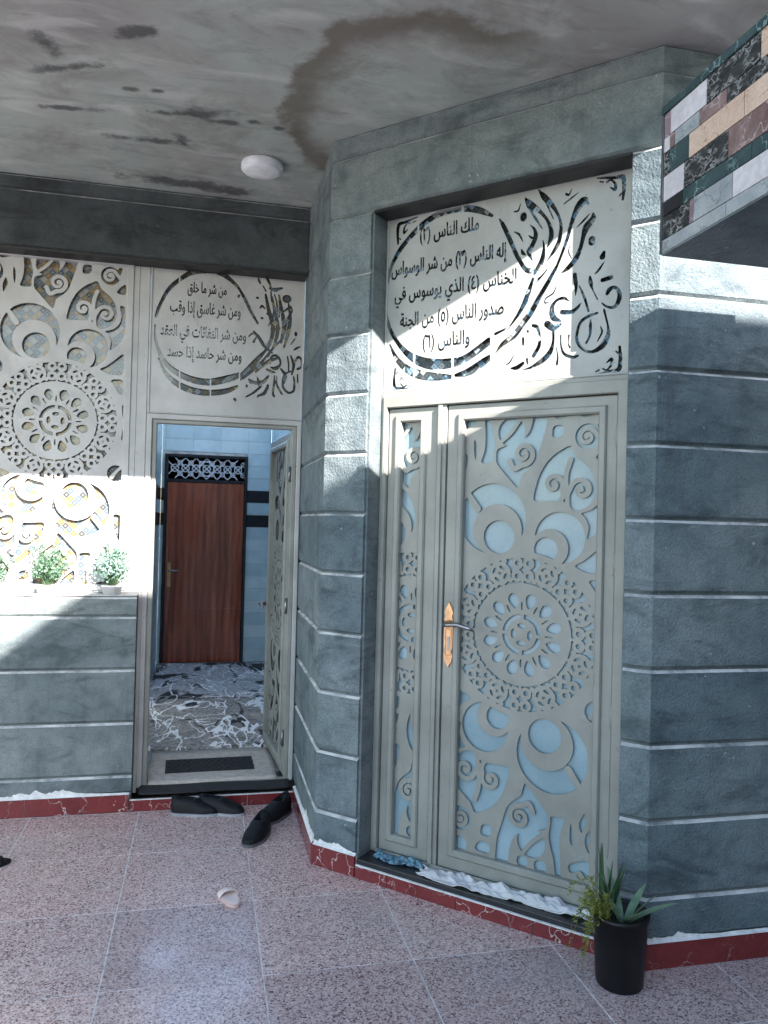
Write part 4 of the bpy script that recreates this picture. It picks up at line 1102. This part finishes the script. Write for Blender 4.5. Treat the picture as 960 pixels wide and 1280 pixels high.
def shoe(name, label, loc, rz, L=.28, w=.10, h=.09, rim='shoe_sole', open_=.46, roll_=0.0, group=None):
    t = thing(name, label, 'shoe', loc, rz, group); t.rotation_euler = (roll_, 0, rz)
    def hwid(s_): return w/2*(0.62+.30*math.sin(math.pi*min(1, s_*1.15)**.9)+.18*math.exp(-((s_-.72)/.18)**2))*(1 if s_ < .86 else math.sqrt(max(0.0, 1-((s_-.86)/.145)**2)))*(1 if s_ > .08 else math.sqrt(max(.15, 1-((.08-s_)/.085)**2)))
    N = 22; K = 14; V = []; F = []
    for i in range(N+1):
        s_ = i/N; W_ = max(.004, hwid(s_)); x = (s_-.5)*L
        top = h*(1.0-.12*s_/.45) if s_ < .45 else h*(.88-.50*((s_-.45)/.55)**.9)
        top = max(.026, top)
        if s_ > .9: top *= 1-(s_-.9)*3.0
        yo = .010*math.sin(s_*math.pi)
        for k in range(K+1):
            a = math.pi*k/K; cy = math.cos(a); sy = math.sin(a)
            z = .018+(top-.018)*sy**.62
            y = W_*(abs(cy)**.75)*(1 if cy > 0 else -1)*(1-.12*sy)
            if .10 < s_ < open_ and sy > .90: z -= (sy-.90)/.10*h*.55*min(1, (s_-.10)/.06, (open_-s_)/.06)
            V.append((x, y+yo, z))
    for i in range(N):
        for k in range(K): a = i*(K+1)+k; F.append((a, a+1, a+K+2, a+K+1))
    F.append(tuple(range(K+1))); F.append(tuple(range(N*(K+1), (N+1)*(K+1)))[::-1])
    mesh('upper', V, F, 'shoe_black', t, True)
    P = [((i/N-.5)*L*1.02, hwid(i/N)*1.07+.010*math.sin(i/N*math.pi)) for i in range(N+1)]+[((i/N-.5)*L*1.02, -hwid(i/N)*1.07+.010*math.sin(i/N*math.pi)) for i in range(N, -1, -1)]
    MB().prism(P, .0005, .015).build('sole', rim, t)
    if rim == 'shoe_rim':
        for k in range(4):
            x = .005+k*.018
            MB().tube([(x, -.022, h*.80-k*.008), (x+.004, 0, h*.86-k*.008), (x, .024, h*.80-k*.008)], .0025, 6).build('lace', 'shoe_black', t)
    return t
shoe('sneaker', 'black sneaker with pale sole against the step, nearer the left jamb', (-.600, -.105, 0), math.radians(-14), .28, .118, .105, 'shoe_rim', group='black shoes by the open door')
shoe('sneaker', 'black sneaker with pale sole against the step, nearer the doormat middle', (-.445, -.115, 0), math.radians(-22), .28, .118, .105, 'shoe_rim', group='black shoes by the open door')
shoe('slip_on_shoe', 'black shoe on the tiles with its toe pointing toward the camera', (-.270, -.50, 0), math.radians(-112), .30, .122, .105, group='black shoes by the open door')
shoe('slip_on_shoe', 'black shoe just behind the forward-pointing one, beside the return wall', (-.150, -.235, 0), math.radians(-128), .30, .122, .115, group='black shoes by the open door')
def slipper(label, loc, rz, L, w, sole, strap):
    t = thing('slipper', label, 'slipper', loc, rz)
    P = []
    for k in range(28):
        a = 2*math.pi*k/28; x = math.cos(a)*L/2; y = math.sin(a)*w/2*(1+.16*math.cos(a)-.14*math.exp(-((math.cos(a)+.15)/.35)**2)); P.append((x, y))
    MB().prism(P, .0005, .014).build('sole', sole, t, bevel=.0015)
    MB().prism([(x*.9, y*.86) for x, y in P], .0142, .0165).build('insole', strap, t)
    V = []; F = []
    for i in range(6):
        s_ = i/5; x = L*(.06+.28*s_); hw_ = w/2*(1.04-.12*s_)
        for k in range(13):
            a = math.pi*k/12; V.append((x, hw_*math.cos(a), .008+.036*(1-.25*s_)*math.sin(a)))
    for i in range(5):
        for k in range(12): a = i*13+k; F.append((a, a+1, a+14, a+13))
    o = mesh('strap', V, F, strap, t, True); m = o.modifiers.new('thick', 'SOLIDIFY'); m.thickness = .004; m.offset = -1
    return t
slipper('small pale pink slipper with white strap alone on the granite tiles', (-.43, -1.20, 0), math.radians(108), .175, .092, 'slipper_pale', 'slipper_strap')
slipper('black slipper at the left edge of the tiles', (-1.61, -.655, 0), math.radians(20), .25, .10, 'shoe_black', 'shoe_black')

# white cloth bunched along the foot of the entrance door, bag beside it
def cloth(name, label, cat, mat, u0, u1, d0, width, z, seed, amp=.02, rise=.05):
    r_ = random.Random(seed); n, m = 200, 18; V = []; F = []
    ph = [r_.uniform(0, 6.28) for _ in range(10)]
    for i in range(n+1):
        s_ = i/n; u = u0+(u1-u0)*s_
        wd_ = width*(.55+.45*math.sin(math.pi*min(1, s_*1.5+.08))+.12*math.sin(9*s_+ph[0]))
        for j in range(m+1):
            t_ = j/m; d = d0-wd_*t_
            hump = math.sin(math.pi*min(1, t_*1.05))**.7*rise*(.6+.4*math.sin(7*s_+ph[1]))
            fold = amp*.5*(math.sin(23*s_+5*t_+ph[2])+math.sin(41*s_-7*t_+ph[3])*.6+math.sin(13*t_+11*s_+ph[4])*.5+math.sin(67*s_+3*t_+ph[6])*.45+math.sin(103*s_-9*t_+ph[7])*.35+math.sin(31*t_+29*s_+ph[8])*.3)
            zz = z+.003+max(0, hump+fold*(1-.5*t_))
            if d < -.022: zz -= min(.055, (-.022-d)*1.6)
            V.append((u+.012*math.sin(17*t_+9*s_+ph[5]), d, max(.004, zz)))
    for i in range(n):
        for j in range(m): a = i*(m+1)+j; F.append((a, a+1, a+m+2, a+m+1))
    o = mesh(name, V, F, mat, None, True); o.location = B0; o.rotation_euler = (0, 0, -math.pi/4)
    md = o.modifiers.new('thick', 'SOLIDIFY'); md.thickness = .003; md.offset = 1
    return tag(o, label, cat)
cloth('cloth', 'crumpled white cloth stuffed along the foot of the entrance door', 'cloth', 'cloth_white', .60, 1.46, .112, .115, .092, 3, .024, .026)
cloth('plastic_bag', 'small crumpled blue plastic bag on the black threshold beside the white cloth', 'bag', 'bag_blue', .335, .59, .105, .075, .091, 9, .016, .022)

# potted shrubs on the ledge
def leaf_quad(V, F, p, d, n_, L, w):
    d = d.normalized(); s_ = d.cross(n_).normalized(); k = len(V)
    V += [p, p+d*L*.45+s_*w*.5, p+d*L, p+d*L*.45-s_*w*.5]; F.append((k, k+1, k+2, k+3))
def shrub(label, x, r_, hgt, mat, dens, seed, potr=.060):
    g = random.Random(seed)
    t = thing('potted_shrub', label, 'plant', (x, .062, 1.2832), g.uniform(0, 6), 'potted shrubs on the planter ledge')
    MB().lathe([(potr*.82, 0), (potr, .045), (potr*1.04, .046), (potr*1.04, .052), (potr*.9, .052)], 20).build('pot', 'pot_white', t, True)
    MB().lathe([(potr*.9, .040), (.002, .046)], 16).build('soil', 'soil', t)
    V = []; F = []; SV = MB()
    for k in range(dens//14):
        a = g.uniform(0, 6.28); ph = math.acos(g.uniform(-.25, 1)); rr = r_*g.uniform(.55, 1.0)
        tip = Vector((rr*math.sin(ph)*math.cos(a), rr*.62*math.sin(ph)*math.sin(a), .055+hgt*.42+hgt*.55*math.cos(ph)))
        base = Vector((g.uniform(-.015, .015), g.uniform(-.015, .015), .045))
        mid = (base+tip)/2+Vector((0, 0, .02)); SV.tube([base, mid, tip], [.0022, .0016, .0008], 4)
        for q in range(14):
            s_ = g.uniform(.45, 1.05); p = base.lerp(tip, s_)+Vector((g.gauss(0, .014), g.gauss(0, .010), g.gauss(0, .012)))
            d = Vector((g.gauss(0, 1), g.gauss(0, .8), g.gauss(.5, .8))); leaf_quad(V, F, p, d, Vector((g.gauss(0, 1), g.gauss(0, 1), g.gauss(0, 1))), g.uniform(.014, .028), g.uniform(.007, .013))
    fo = mesh('foliage', V, F, mat, t); fo['kind'] = 'stuff'
    SV.build('stem', 'leaf_blade', t)
    return t
shrub('dense mint green potted shrub at the planter end next to the door frame', -1.125, .155, .26, 'leaf_mint', 1500, 1)
shrub('loose darker green potted shrub between its two neighbours on the ledge', -1.49, .15, .27, 'leaf_dark', 800, 2)
shrub('green potted shrub cut off by the left edge on the ledge', -1.80, .13, .22, 'leaf_dark', 900, 5)

# black pot with an aloe, grassy blades and a trailing sprig
pp = thing('flower_pot', 'black plastic flower pot with spiky plants in front of the right pilaster', 'flower pot', (1.020, -2.115, 0))
MB().lathe([(.086, .0005), (.090, .01), (.104, .255), (.110, .258), (.110, .275), (.104, .276), (.100, .262), (.094, .235)], 36).build('pot', 'pot_black', pp, True)
MB().lathe([(.095, .228), (.05, .236), (.003, .238)], 20).build('soil', 'soil', pp)
def blade(m, base, d, L, w, droop, n=9, fold=.3):
    d = Vector(d).normalized(); side = d.cross(Vector((0, 0, 1)));
    if side.length < .05: side = Vector((1, 0, 0))
    side.normalize(); V = []; F = []; p = Vector(base)
    for i in range(n+1):
        s_ = i/n; ww = w*(math.sin(math.pi*(.16+.84*s_))**.8 if s_ < 1 else 0.02)*.5+.0006
        nn = side.cross(d).normalized()
        V += [p-side*ww, p-nn*ww*fold, p+side*ww]
        d = (d+Vector((0, 0, -droop/n))).normalized(); p = p+d*L/n
    for i in range(n):
        a = i*3; F += [(a, a+1, a+4, a+3), (a+1, a+2, a+5, a+4)]
    m.add(V, F)
g = random.Random(4)
al = thing('aloe', 'pale broad-leaved aloe in the middle of the black pot', 'plant', (1.030, -2.12, .235))
for a, el, L, w in ((-20, 38, .21, .036), (200, 62, .19, .042), (95, 66, .20, .036), (265, 50, .16, .040), (-60, 60, .20, .038), (20, 55, .17, .034), (-95, 48, .13, .034), (150, 72, .21, .03)):
    m = MB(); e = math.radians(el); blade(m, (.012*math.cos(math.radians(a)), .012*math.sin(math.radians(a)), -.003), (math.cos(e)*math.cos(math.radians(a)), math.cos(e)*math.sin(math.radians(a)), math.sin(e)), L, w, .45)
    m.build('leaf', 'leaf_aloe', al, True)
gr = thing('grass_plant', 'dark upright grassy blades at the back of the black pot', 'plant', (.985, -2.09, .232))
for k in range(13):
    m = MB(); a = g.uniform(0, 6.28); e = math.radians(g.uniform(70, 88)); blade(m, (g.uniform(-.03, .03), g.uniform(-.02, .03), 0), (math.cos(e)*math.cos(a), math.cos(e)*math.sin(a), math.sin(e)), g.uniform(.16, .29), .014, g.uniform(.05, .3), 8)
    m.build('leaf', 'leaf_blade', gr, True)
tr = thing('trailing_plant', 'yellow-green sprigs trailing over the left side of the black pot', 'plant', (.960, -2.12, .235))
V = []; F = []; sm = MB()
for k in range(20):
    a = math.radians(g.uniform(120, 250)); out = g.uniform(.05, .13); p = Vector((g.uniform(-.02, .02), g.uniform(-.03, .02), 0)); up_ = g.uniform(.06, .20); drop = g.uniform(-.10, .20)
    pts = []
    for i in range(9):
        s_ = i/8; pts.append(p+Vector((math.cos(a)*out*s_**.8, math.sin(a)*out*.7*s_**.8, up_*math.sin(math.pi*min(1, s_*.75))*(1-.3*s_)-drop*s_*s_)))
    sm.tube(pts, [.0020-.0014*i/8 for i in range(9)], 4)
    for i in range(1, 9):
        for q in range(4):
            leaf_quad(V, F, pts[i]+Vector((g.gauss(0, .004), g.gauss(0, .004), g.gauss(0, .004))), Vector((math.cos(a)+g.gauss(0, .9), math.sin(a)+g.gauss(0, .9), g.gauss(.2, .9))), Vector((g.gauss(0, 1), g.gauss(0, 1), g.gauss(0, 1))), g.uniform(.016, .034), g.uniform(.005, .009))
sm.build('stem', 'leaf_trail', tr); fo = mesh('foliage', V, F, 'leaf_trail', tr); fo['kind'] = 'stuff'
